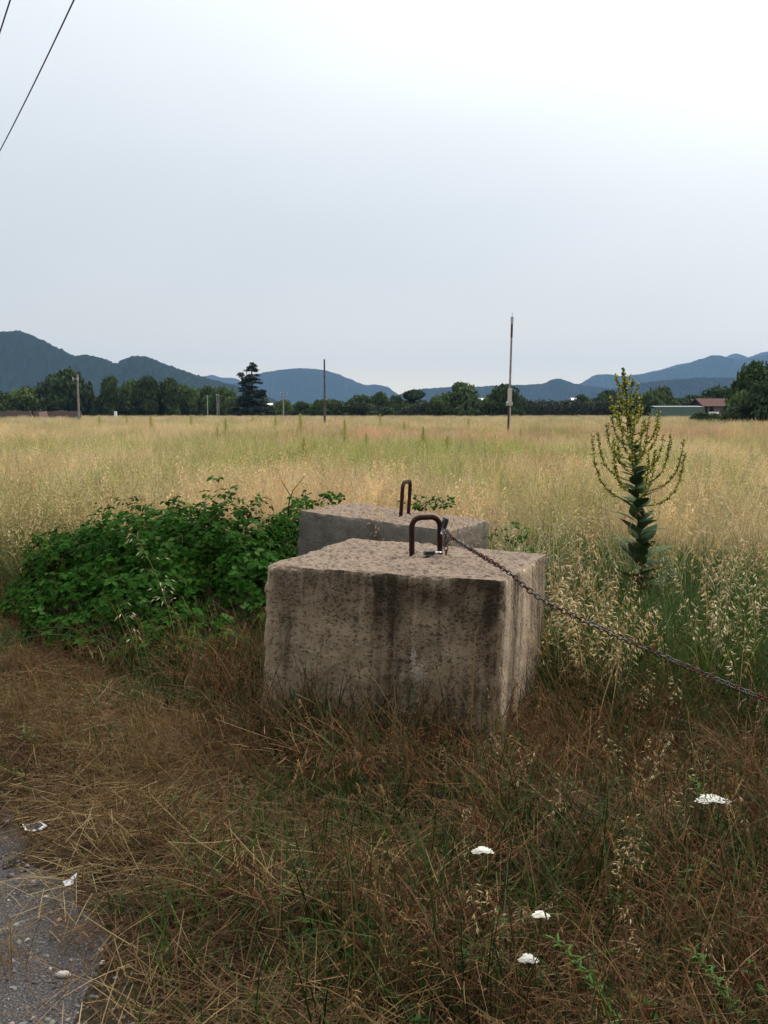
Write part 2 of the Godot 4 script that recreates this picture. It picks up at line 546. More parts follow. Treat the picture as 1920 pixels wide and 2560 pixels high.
func build_far_trees() -> void:
	var bark := paint("bark", Color(0.055, 0.045, 0.035), 0.95, 0.2)
	var leafm := plant_paint("tree leaves", 0.65, 0.35, 0.3)
	var dk := Color(0.026, 0.045, 0.012)
	var md := Color(0.042, 0.07, 0.015)
	var lt := Color(0.06, 0.092, 0.02)
	# unit crowns: radius 1 across, height 1
	var shapes := [
		[[0, 0.62, 0, 0.62, 0.5], [0.4, 0.5, 0.2, 0.5, 0.5], [-0.42, 0.52, 0.1, 0.48, 0.5], [0.1, 0.78, -0.2, 0.42, 0.45], [-0.2, 0.3, 0.3, 0.5, 0.4], [0.3, 0.28, -0.3, 0.5, 0.4]],
		[[0, 0.5, 0, 0.6, 0.55], [0.5, 0.42, 0, 0.5, 0.6], [-0.5, 0.45, 0.1, 0.5, 0.6], [0.3, 0.72, 0.1, 0.42, 0.5], [-0.3, 0.7, -0.1, 0.45, 0.5], [0.6, 0.2, 0.2, 0.5, 0.4], [-0.6, 0.18, -0.2, 0.5, 0.4], [0.05, 0.82, 0.2, 0.3, 0.45]],
		[[0, 0.3, 0, 0.8, 0.38], [0.2, 0.55, 0, 0.65, 0.4], [-0.25, 0.68, 0.1, 0.5, 0.45], [0.3, 0.75, 0, 0.35, 0.5]],
		[[0, 0.35, 0, 0.8, 0.4], [0, 0.62, 0, 0.75, 0.36], [0.05, 0.85, 0, 0.5, 0.3]],
		[[0, 0.8, 0, 0.75, 0.2], [0.4, 0.72, 0.2, 0.5, 0.2], [-0.45, 0.74, -0.1, 0.5, 0.2], [0.1, 0.88, 0.1, 0.4, 0.22], [0.1, 0.5, -0.2, 0.4, 0.22]],
		[[0, 0.45, 0, 0.7, 0.5], [0.55, 0.35, 0.2, 0.5, 0.55], [-0.55, 0.34, -0.1, 0.55, 0.5], [-0.3, 0.7, 0.1, 0.5, 0.5], [0.4, 0.65, -0.1, 0.5, 0.5], [0.05, 0.8, 0.1, 0.35, 0.45]],
	]
	var cols := [dk, md, md, dk, dk, lt]
	for i in shapes.size():
		crowns.append(crown_mesh(900 + i, shapes[i], 3600, 0.12, cols[i]))
	for i in 3: trunks.append(trunk_mesh(0.7, 0.028, 7, 40 + i, 0.3))
	rng.seed = 555
	var g := "trees along the far edge of the field"
	var list := [
		["broadleaf_tree", "low dull green tree at the left edge above the ruined wall", 1, 12, 978, 240, 70],
		["broadleaf_tree", "low bushy tree between the left edge and the big round tree", 5, 80, 966, 236, 85],
		["round_tree", "big dark round tree standing behind the leftmost pole", 0, 168, 920, 225, 100],
		["cypress_tree", "thin dark cypress right of the leftmost pole", 3, 232, 953, 228, 16],
		["broadleaf_tree", "green tree beside the thin dark cypress", 1, 280, 938, 238, 62],
		["broadleaf_tree", "mid green tree third to the right of the thin cypress", 5, 330, 950, 246, 62],
		["round_tree", "tallest tree of the green clump between round tree and cedar", 0, 376, 938, 236, 66],
		["broadleaf_tree", "broad tree at the right end of the tall green clump", 1, 425, 943, 238, 64],
		["broadleaf_tree", "shorter tree just right of the tall green clump", 5, 470, 962, 242, 52],
		["broadleaf_tree", "low tree behind the pair of thin posts", 1, 522, 964, 246, 60],
		["broadleaf_tree", "low tree directly left of the cedar", 5, 566, 966, 244, 48],
		["broadleaf_tree", "low tree right of the cedar beside the post with crossarm", 5, 712, 1000, 236, 52],
		["bush_tree", "dark low tree left of the bare pole in mid field", 2, 752, 999, 238, 44],
		["broadleaf_tree", "small dark tree directly behind the bare pole", 2, 802, 995, 236, 34],
		["broadleaf_tree", "low green tree just right of the bare pole", 1, 842, 1000, 234, 60],
		["broadleaf_tree", "rounded green tree below the right foot of the blue hill", 0, 897, 986, 236, 66],
		["broadleaf_tree", "dark tree at the foot of the blue hill, left of the pine", 1, 952, 978, 250, 40],
		["broadleaf_tree", "small dark tree between the blue hill and the umbrella pine", 2, 990, 983, 250, 32],
		["umbrella_pine", "flat-topped pine standing alone where the hills dip", 4, 1033, 975, 246, 46],
		["broadleaf_tree", "tall tree with a ragged top left of the tall rusty pole", 1, 1158, 955, 228, 92],
		["broadleaf_tree", "lower tree leaning on the left side of the ragged tall tree", 5, 1112, 985, 230, 60],
		["broadleaf_tree", "green tree standing behind the tall rusty pole", 1, 1258, 958, 226, 66],
		["broadleaf_tree", "low tree just left of the tree behind the rusty pole", 5, 1225, 985, 228, 48],
		["round_tree", "small dark round tree above a white gap in the hedge", 0, 1449, 985, 245, 40],
		["broadleaf_tree", "dark tree left of the yellow mullein top", 0, 1517, 972, 240, 64],
		["broadleaf_tree", "green tree right of the mullein top", 1, 1606, 982, 222, 70],
		["broadleaf_tree", "taller green tree left of the green shed", 5, 1640, 966, 235, 62],
		["bush_tree", "small light green tree rising behind the green shed", 5, 1678, 1000, 236, 34],
		["round_tree", "dark rounded tree just left of the barn roof", 0, 1722, 984, 240, 62],
		["broadleaf_tree", "wide dark tree behind the barn roof", 0, 1795, 964, 260, 100],
		["big_tree", "tallest dark tree rising at the right edge", 1, 1880, 902, 118, 92],
		["big_tree", "bushy dark tree against the right edge, in front of the tallest", 0, 1918, 945, 110, 100],
		["big_tree", "low dark tree hanging over the right end of the barn", 5, 1846, 975, 114, 70],
		["big_tree", "lowest dark bushy tree spreading before the barn wall", 0, 1826, 1012, 112, 60],
	]
	for a in list: tree(a[0], a[1], a[2], a[3], a[4], a[5], a[6], leafm, bark, g)
	tree("round_bush", "low round bush in front of the barn and green shed", 0, 1745, 1030, 112, 46, leafm, bark)
	tree("round_bush", "small pale bush right of the round bush by the barn", 5, 1778, 1034, 116, 34, leafm, bark)
	tree("field_bush", "knee-high dark bush at the field edge before the hedge", 0, 953, 1033, 205, 16, leafm, bark)

	# hedge along the field edge
	var hb := Mesher.new()
	rng.seed = 808
	for i in 15000:
		var px := rnd(1000, 1632)
		var d := rnd(231, 236)
		var top := 1006.0 + noise.get_noise_1d(px * 2.2) * 7.0 + noise.get_noise_1d(px * 9.0) * 5.0 - (px - 1000.0) * 0.006
		if px < 1060: top = lerpf(1024.0, top, (px - 1000.0) / 60.0)
		var h := ((1030.0 - top) / 2217.0 * d + 1.6) * pow(rng.randf(), 0.75)
		var p := Vector3((px - 960.0) / 2217.0 * 233.0, h, -d)
		var a := Vector3(rng.randfn(), rng.randfn(), rng.randfn()).normalized()
		var e := a.cross(Vector3(rng.randfn(), rng.randfn(), rng.randfn())).normalized()
		var cc := vary(Color(0.026, 0.042, 0.018) if rng.randf() < 0.62 + noise.get_noise_1d(px * 3.0) else Color(0.042, 0.036, 0.026), 0.35)
		b_leaf(hb, p, a, e, rnd(0.25, 0.6), cc)
	var hedge := thing("hedge", "long dark hedge along the far edge of the field, right half", "hedge")
	part("foliage", hb.mesh(), leafm, hedge)
	var hs := Mesher.new()
	for i in 40:
		var x := lerpf(1005, 1628, i / 39.0)
		x = (x - 960.0) / 2217.0 * 233.0
		hs.tube(PackedVector3Array([Vector3(x, -0.1, -233.5), Vector3(x + rnd(-0.3, 0.3), 1.5, -233.5)]), 0.08, 0.05, 5, Color.WHITE)
	tag(part("stems", hs.mesh(), bark, hedge), "", "", "", "stuff")

	# undergrowth filling the tree line, and the wood behind it
	var pl := [[], [], []]
	var ti := [[], [], []]
	rng.seed = 71
	for i in 520:
		var px := rnd(-500, 2500)
		var d := rnd(239, 256) if i < 300 else rnd(290, 430)
		if px > 1610 and px < 1860 and d < 280: d += 60.0
		var x := (px - 960.0) / 2217.0 * d
		var hgt := rnd(3.0, 4.6) if i < 300 else rnd(5.0, 8.0)
		if i < 300 and px < 600: hgt *= rnd(1.3, 1.85)
		var wd := rnd(2.6, 5.0)
		var k: int = [0, 1, 5][i % 3]
		pl[i % 3].append(Transform3D(Basis(Vector3.UP, rnd(0, TAU)).scaled_local(Vector3(wd, hgt, wd)), Vector3(x, -0.2, -d)))
		var q := rnd(0.7, 1.25)
		ti[i % 3].append(Color(q, q, q))
	var wood := thing("wood", "dark green wood and undergrowth behind the far tree line", "wood", Vector3.ZERO, "", "stuff")
	for k in 3: swarm("undergrowth", crowns[[0, 1, 5][k]], leafm, wood, pl[k], ti[k])

	build_cedar(leafm, bark)

	# unseen trees, added behind the viewpoint to shade the verge and blocks
	var back := [["left end of the added row behind the viewpoint", -17, 6.5, 16.0], ["second added tree behind the viewpoint, counted from the left", -10.5, 7.5, 17.0], ["third added tree behind the viewpoint, left of the middle", -4.5, 8.0, 15.5], ["middle added tree directly behind the viewpoint", 1.5, 8.5, 17.5], ["added tree behind the viewpoint, right of the middle", 7.5, 8.0, 16.0], ["right end of the added row behind the viewpoint", 13.5, 8.5, 15.0]]
	for i in back.size():
		var q: Array = back[i]
		var t := thing("added_shade_tree", "unseen tree added for foreground shade, " + q[0], "tree", Vector3(q[1], 0, q[2]), "added shade trees behind the viewpoint")
		t.rotation.y = i * 1.7
		part("crown", crowns[[0, 5, 1, 0, 5, 1][i]], leafm, t, Transform3D(Basis.IDENTITY.scaled(Vector3(5.6, q[3] * 1.15, 5.6)), Vector3.ZERO))
		part("trunk", trunks[i % 3], bark, t, Transform3D(Basis.IDENTITY.scaled(Vector3.ONE * q[3]), Vector3.ZERO))

func b_leaf(b: Mesher, p: Vector3, a: Vector3, e: Vector3, s: float, cc: Color) -> void:
	b.tri(p - a * s * 0.5, p + e * s * 0.4, p + a * s * 0.6, cc)
	b.tri(p - a * s * 0.5, p + a * s * 0.6, p - e * s * 0.38, cc)

# layered cedar with drooping, ragged tiers and a two-headed top
func build_cedar(leafm: Material, bark: Material) -> void:
	rng.seed = 4711
	var d := 232.0
	var x := (631.0 - 960.0) / 2217.0 * d
	var t := thing("cedar_tree", "tall dark cedar with ragged layered branches", "tree", Vector3(x, 0, -d), "trees along the far edge of the field")
	var tb := Mesher.new()
	tb.smooth = true
	tb.tube(PackedVector3Array([Vector3(0, -0.2, 0), Vector3(0.1, 6, 0), Vector3(0.2, 11, 0.1), Vector3(0.3, 14.3, 0)]), 0.45, 0.08, 8, Color.WHITE)
	tb.tube(PackedVector3Array([Vector3(0, 6, 0), Vector3(-1.6, 8.5, 0.2), Vector3(-2.6, 11.6, 0.1)]), 0.25, 0.06, 7, Color.WHITE)
	tb.tube(PackedVector3Array([Vector3(0, 7, 0), Vector3(-0.9, 9.5, -0.2), Vector3(-1.2, 12.6, 0.1)]), 0.22, 0.05, 7, Color.WHITE)
	var fb := Mesher.new()
	for i in 165:
		var h := 0.9 + 13.3 * pow(rng.randf(), 1.25)
		var az := rnd(0, TAU)
		var f := h / 14.4
		var reach := lerpf(6.3, 0.7, pow(f, 0.95)) * rnd(0.55, 1.12)
		var ox := 0.25 * f
		if h > 7.5 and h < 12.0 and rng.randf() < 0.45:
			ox = lerpf(-1.3, -2.6, (h - 7.5) / 4.5)
			reach *= 0.45
		var dir := Vector3(cos(az), 0, sin(az))
		var p := PackedVector3Array()
		for k in 4:
			var s := k / 3.0
			p.append(Vector3(ox, h, 0) + dir * reach * s + Vector3(0, reach * (0.18 * s - 0.22 * s * s), 0))
		tb.tube(p, 0.09, 0.02, 4, Color.WHITE)
		for k in int(reach * 26.0) + 14:
			var s := sqrt(rng.randf())
			var q := Vector3(ox, h, 0) + dir * reach * s + Vector3(0, reach * (0.18 * s - 0.22 * s * s), 0)
			q += Vector3(rng.randfn() * 0.42 * (1.1 - s * 0.5), rng.randfn() * 0.12 - 0.12 * rng.randf(), rng.randfn() * 0.42)
			var a := (dir + Vector3(rng.randfn() * 0.6, -0.35, rng.randfn() * 0.6)).normalized()
			b_leaf(fb, q, a, a.cross(Vector3(rng.randfn() * 0.4, 1, rng.randfn() * 0.4)).normalized(), rnd(0.3, 0.75), vary(Color(0.018, 0.034, 0.018), 0.35))
	part("trunk", tb.mesh(), bark, t)
	part("crown", fb.mesh(), leafm, t)

# ------------------------------------------------------------------ far buildings, wall, posts
func box_mesh(size: Vector3, at := Vector3.ZERO) -> ArrayMesh:
	var b := Mesher.new()
	b.box(at, Vector3(size.x, 0, 0), Vector3(0, size.y, 0), Vector3(0, 0, size.z), Color.WHITE)
	return b.mesh()

func bench(px: float, dist: float) -> float:
	return (px - 960.0) / 2217.0 * dist

func build_far_buildings() -> void:
	var net := paint("faded green cladding", Color.WHITE, 0.7, 0.3)
	net.albedo_texture = noise_tex(0.03, 256, [[0.0, Color(0.075, 0.115, 0.09)], [1.0, Color(0.12, 0.165, 0.135)]], 21, 3)
	world_tex(net, 0.4)
	var steel := paint("galvanised", Color(0.16, 0.19, 0.18), 0.7)
	var brick := paint("brick wall", Color.WHITE, 0.95, 0.2)
	brick.albedo_texture = noise_tex(0.06, 256, [[0.0, Color(0.07, 0.05, 0.043)], [0.5, Color(0.13, 0.095, 0.08)], [1.0, Color(0.25, 0.195, 0.17)]], 22, 4)
	world_tex(brick, 0.8)
	var tile := paint("old clay tile", Color.WHITE, 0.9, 0.2)
	tile.albedo_texture = noise_tex(0.05, 256, [[0.0, Color(0.075, 0.04, 0.034)], [1.0, Color(0.14, 0.078, 0.06)]], 23, 4)
	world_tex(tile, 0.7)
	var dark := paint("dark timber", Color(0.035, 0.028, 0.022), 0.9)
	var white := paint("white render", Color(0.74, 0.74, 0.72), 0.85)
	var glass := paint("window glass", Color(0.03, 0.04, 0.05), 0.15, 0.5)

	# long green shed: cladding panels between posts, a pale roof edge
	var d := 206.0
	var x0 := bench(1634, d)
	var shed := thing("green_shed", "long low shed clad in faded green, left of the barn", "shed", Vector3(x0, 0, -d))
	var n := 9
	var pw := 11.0 / n
	for i in n:
		part("panel", box_mesh(Vector3(pw - 0.06, 2.6, 0.05)), net, shed, Transform3D(Basis.IDENTITY, Vector3(pw * (i + 0.5), 1.32, 0)))
	for i in n + 1:
		part("post", box_mesh(Vector3(0.09, 2.75, 0.12)), net, shed, Transform3D(Basis.IDENTITY, Vector3(pw * i, 1.36, 0.01)))
	var rf := Mesher.new()
	rf.box(Vector3(5.5, 2.86, -1.6), Vector3(11.3, 0, 0), Vector3(0, 0.12, 0), Vector3(0, -0.25, 3.5), Color.WHITE)
	part("roof", rf.mesh(), steel, shed)
	part("end_wall", box_mesh(Vector3(0.08, 2.5, 3.2)), net, shed, Transform3D(Basis.IDENTITY, Vector3(0.0, 1.25, -1.7)))
	part("end_wall", box_mesh(Vector3(0.08, 2.5, 3.2)), net, shed, Transform3D(Basis.IDENTITY, Vector3(11.0, 1.25, -1.7)))
	part("back_wall", box_mesh(Vector3(11.0, 2.5, 0.08)), net, shed, Transform3D(Basis.IDENTITY, Vector3(5.5, 1.25, -3.4)))

	# barn with a red tiled roof, open gable
	d = 212.0
	var barn := thing("barn", "brick barn with a red tiled roof, half hidden by dark trees", "barn", Vector3(bench(1752, d), 0, -d))
	barn.rotation.y = 0.28
	var L := 10.5
	var W := 5.0
	var he := 3.1
	var hr := 4.75
	part("wall", box_mesh(Vector3(L * 0.72, he, 0.25)), brick, barn, Transform3D(Basis.IDENTITY, Vector3(L * 0.64, he / 2, 0)))
	part("wall", box_mesh(Vector3(L, he, 0.25)), brick, barn, Transform3D(Basis.IDENTITY, Vector3(L / 2, he / 2, -W)))
	part("wall", box_mesh(Vector3(0.25, he, W - 0.3)), dark, barn, Transform3D(Basis.IDENTITY, Vector3(L * 0.27, he / 2, -W / 2)))
	for z in [0.0, -W]:
		part("pillar", box_mesh(Vector3(0.45, he, 0.45)), brick, barn, Transform3D(Basis.IDENTITY, Vector3(0.25, he / 2, z)))
	part("pillar", box_mesh(Vector3(0.4, he, 0.4)), brick, barn, Transform3D(Basis.IDENTITY, Vector3(L * 0.14, he / 2, 0)))
	for s in [[0.55, 1.0], [-W - 0.55, -1.0]]:
		var sl := Mesher.new()
		var e := Vector3(0, he - 0.2, s[0])
		var r := Vector3(0, hr, -W / 2)
		var dir := (r - e)
		sl.box((e + r) * 0.5 + Vector3(L / 2, 0.06 * 0.5, 0), Vector3(L + 0.9, 0, 0), Vector3(0, 0.9, 0.5 * s[1]).normalized() * 0.14, dir, Color.WHITE)
		part("roof_slope", sl.mesh(), tile, barn)
	var gb := Mesher.new()
	for x in [0.2, L - 0.2]:
		gb.tri(Vector3(x, he, 0), Vector3(x, hr - 0.1, -W / 2), Vector3(x, he, -W), Color.WHITE)
		part("gable", gb.mesh(), dark, barn)
		gb = Mesher.new()
	part("white_trough", box_mesh(Vector3(2.4, 0.5, 0.6)), white, barn, Transform3D(Basis.IDENTITY, Vector3(L * 0.18, 1.4, 1.6)))

	# white houses glimpsed through the tree line
	house("white_house", "white house glimpsed low behind the right side of the cedar", 664, 1016, 262, 3.8, white, tile, glass)
	house("white_house", "white house glimpsed through the trees left of the tall rusty pole", 1208, 1004, 262, 4.2, white, tile, glass)
	house("white_house", "white house glimpsed under the small dark round tree", 1442, 1003, 262, 3.2, white, tile, glass)

	# ruined wall on the left
	d = 170.0
	ruin("ruined_wall", "crumbling pinkish brick wall at the left edge of the field", bench(-60, d), bench(83, d), d, brick, 11)
	ruin("ruined_wall", "crumbling pinkish brick wall running behind the leftmost pole", bench(95, d), bench(212, d), d - 1.0, brick, 12)
	var slab := thing("brick_slab", "tilted pink slab leaning on the crumbling wall left of the pole", "slab", Vector3(bench(122, d), 0.9, -d + 1.6))
	slab.rotation = Vector3(0.3, 0.2, 0.18)
	var pink := paint("pink plaster", Color(0.55, 0.36, 0.32), 0.9)
	part("plaster_face", box_mesh(Vector3(1.5, 1.4, 0.08)), pink, slab)
	part("brick_backing", box_mesh(Vector3(1.5, 1.35, 0.1)), brick, slab, Transform3D(Basis.IDENTITY, Vector3(0, 0, -0.1)))
	var gp := thing("gate_post", "short pale concrete gate post right of the crumbling wall", "post", Vector3(bench(293, 185), 0, -185))
	part("shaft", box_mesh(Vector3(0.5, 1.75, 0.5)), white, gp, Transform3D(Basis.IDENTITY, Vector3(0, 0.87, 0)))
	part("rail", box_mesh(Vector3(2.6, 0.12, 0.08)), dark, gp, Transform3D(Basis.IDENTITY, Vector3(-1.6, 1.15, 0)))

func house(called: String, label: String, px: float, top: float, d: float, w: float, white: Material, tile: Material, glass: Material) -> void:
	var h := (1030.0 - top) / 2217.0 * d + 1.6
	var t := thing(called, label, "house", Vector3(bench(px, d), 0, -d), "white houses behind the tree line")
	part("wall", box_mesh(Vector3(w, h, 4.0)), white, t, Transform3D(Basis.IDENTITY, Vector3(0, h / 2, -2)))
	var b := Mesher.new()
	b.box(Vector3(0, h + 0.5, -0.9), Vector3(w + 0.6, 0, 0), Vector3(0, 0.12, -0.06), Vector3(0, -1.0, 2.6), Color.WHITE)
	b.box(Vector3(0, h + 0.5, -3.1), Vector3(w + 0.6, 0, 0), Vector3(0, 0.12, 0.06), Vector3(0, 1.0, 2.6), Color.WHITE)
	part("roof", b.mesh(), white, t)
	for x in [-w * 0.25, w * 0.25]:
		part("window", box_mesh(Vector3(0.7, 0.9, 0.06)), glass, t, Transform3D(Basis.IDENTITY, Vector3(x, h * 0.45, 0.0)))

func ruin(called: String, label: String, x0: float, x1: float, d: float, mat: Material, sd: int) -> void:
	var b := Mesher.new()
	var n := 60
	var t := thing(called, label, "wall", Vector3(x0, 0, -d), "crumbling walls at the left of the field")
	for i in n:
		var a := (x1 - x0) * i / n
		var c := (x1 - x0) * (i + 1) / n
		var h := 1.72 + snappedf(noise.get_noise_1d(i * 9.0 + sd * 77.0), 0.06) * 0.45
		b.box(Vector3((a + c) / 2, h / 2, 0), Vector3(c - a, 0, 0), Vector3(0, h, 0), Vector3(0, 0, 0.4), Color.WHITE)
	part("wall", b.mesh(), mat, t)

# ------------------------------------------------------------------ poles and cables
func pole_tube(h: float, r0: float, r1: float) -> ArrayMesh:
	var b := Mesher.new()
	b.smooth = true
	b.tube(PackedVector3Array([Vector3(0, -0.3, 0), Vector3(0, h * 0.5, 0), Vector3(0, h, 0)]), r0, r1, 12, Color.WHITE, true)
	return b.mesh()

func build_poles() -> void:
	var con := paint("weathered concrete pole", Color.WHITE, 0.9, 0.25)
	con.albedo_texture = noise_tex(0.02, 256, [[0.0, Color(0.16, 0.14, 0.12)], [1.0, Color(0.36, 0.33, 0.29)]], 41, 4)
	world_tex(con, 0.5)
	var rust := paint("rusty steel", Color.WHITE, 0.85, 0.3)
	rust.albedo_texture = noise_tex(0.03, 256, [[0.0, Color(0.06, 0.03, 0.022)], [1.0, Color(0.17, 0.08, 0.05)]], 42, 4)
	world_tex(rust, 1.2)
	var grey := paint("zinc grey", Color(0.36, 0.36, 0.34), 0.55, 0.4)
	var pale := paint("pale cable box", Color(0.46, 0.42, 0.35), 0.7)
	var wood := paint("grey timber", Color.WHITE, 0.9, 0.2)
	wood.albedo_texture = noise_tex(0.02, 256, [[0.0, Color(0.07, 0.06, 0.05)], [1.0, Color(0.18, 0.155, 0.13)]], 43, 4)
	world_tex(wood, 0.5)
	var porc := paint("white insulator", Color(0.7, 0.7, 0.68), 0.3, 0.5)

	# the tall pole right of centre: rusty foot, pale splice box, capped top
	var t := thing("utility_pole", "tallest pole, rusty below with a pale box and capped top", "pole", Vector3(6.70, 0, -48.0), "poles standing in the field")
	t.rotation.z = -0.017
	part("foot", pole_tube(2.35, 0.075, 0.07), rust, t)
	part("shaft", pole_tube(6.35, 0.062, 0.052), con, t)
	part("splice_box", box_mesh(Vector3(0.2, 0.85, 0.16)), pale, t, Transform3D(Basis.IDENTITY, Vector3(0.0, 2.45, 0.06)))
	part("clamp", box_mesh(Vector3(0.32, 0.22, 0.2)), grey, t, Transform3D(Basis.IDENTITY, Vector3(0.0, 2.05, 0.05)))
	part("bolt", box_mesh(Vector3(0.09, 0.09, 0.12)), porc, t, Transform3D(Basis.IDENTITY, Vector3(-0.13, 2.12, 0.16)))
	part("cable", box_mesh(Vector3(0.05, 1.7, 0.05)), pale, t, Transform3D(Basis.IDENTITY, Vector3(0.05, 1.2, 0.075)))
	var cp := Mesher.new()
	cp.smooth = true
	cp.tube(PackedVector3Array([Vector3(0, 6.28, 0), Vector3(0, 6.62, 0)]), 0.068, 0.085, 12, Color.WHITE, true)
	part("cap", cp.mesh(), grey, t)
	var sp := Mesher.new()
	sp.tube(PackedVector3Array([Vector3(0, 6.6, 0), Vector3(0, 6.85, 0)]), 0.018, 0.012, 6, Color.WHITE, true)
	part("spike", sp.mesh(), grey, t)
	part("dark_sleeve", pole_tube(0.4, 0.06, 0.058), rust, t, Transform3D(Basis.IDENTITY, Vector3(0, 5.85, 0)))

	# bare pole in mid field
	t = thing("utility_pole", "bare grey wooden pole left of centre, without fittings", "pole", Vector3(-5.98, 0, -90.0), "poles standing in the field")
	part("shaft", pole_tube(6.85, 0.12, 0.085), wood, t)
	part("band", pole_tube(0.3, 0.11, 0.11), rust, t, Transform3D(Basis.IDENTITY, Vector3(0, 2.5, 0)))

	# leftmost pole
	t = thing("utility_pole", "leftmost pole, pale concrete in front of the big round tree", "pole", Vector3(-42.75, 0, -125.0), "poles standing in the field")
	part("shaft", pole_tube(6.9, 0.16, 0.12), con, t)
	part("crossarm", box_mesh(Vector3(0.9, 0.1, 0.1)), grey, t, Transform3D(Basis(Vector3.BACK, -0.1), Vector3(-0.25, 6.2, 0.1)))
	for x in [-0.6, 0.1]:
		part("insulator", pole_tube(0.2, 0.05, 0.04), porc, t, Transform3D(Basis.IDENTITY, Vector3(x, 6.25, 0.1)))

	# pole with crossarm right of the cedar
	t = thing("utility_pole", "thin pole with a crossarm just right of the cedar", "pole", Vector3(-24.1, 0, -214.0), "poles standing in the field")
	part("shaft", pole_tube(7.0, 0.2, 0.13), con, t)
	part("crossarm", box_mesh(Vector3(1.7, 0.14, 0.14)), wood, t, Transform3D(Basis(Vector3.BACK, 0.08), Vector3(0.1, 6.0, 0.15)))
	for x in [-0.6, 0.1, 0.85]:
		part("insulator", pole_tube(0.25, 0.07, 0.05), porc, t, Transform3D(Basis.IDENTITY, Vector3(x, 6.05, 0.15)))

	# two thin posts side by side, left of the cedar
	for k in 2:
		t = thing("field_post", ["pale thin post, left of the close pair near the cedar", "pale thin post, right of the close pair near the cedar"][k], "post", Vector3(bench(545.5 + 4.5 * k, 215.0 + k * 6), 0, -215.0 - k * 6), "pair of thin posts")
		part("shaft", pole_tube(5.75, 0.11, 0.09), con, t)
		part("cap", box_mesh(Vector3(0.3, 0.12, 0.3)), porc, t, Transform3D(Basis.IDENTITY, Vector3(0, 5.75, 0)))
	t = thing("field_post", "short faint post left of the close pair of thin posts", "post", Vector3(bench(522, 232), 0, -232), "")
	part("shaft", pole_tube(5.9, 0.12, 0.09), grey, t)
	part("cap", box_mesh(Vector3(0.3, 0.12, 0.3)), grey, t, Transform3D(Basis.IDENTITY, Vector3(0, 5.9, 0)))

	# two overhead cables running along the road
	var black := paint("black cable", Color(0.05, 0.045, 0.045), 0.6)
	for k in 2:
		var a := Vector3(-4.09, 7, -12.38) if k == 0 else Vector3(-4.93, 7, -12.38)
		var dir := Vector3(-0.498, 0, -0.867)
		var b := Mesher.new()
		b.smooth = true
		var p := PackedVector3Array()
		for i in 61:
			var s := -26.0 + i * 1.0
			p.append(a + dir * s + Vector3(0, 0.0022 * (s - 4.0) * (s - 4.0) - 0.035, 0))
		b.tube(p, 0.0105, 0.0105, 7, Color.WHITE)
		var o := part("power_cable", b.mesh(), black, self)
		tag(o, ["longer black overhead cable slanting across the upper left sky", "short black overhead cable in the upper left corner"][k], "cable", "overhead cables")

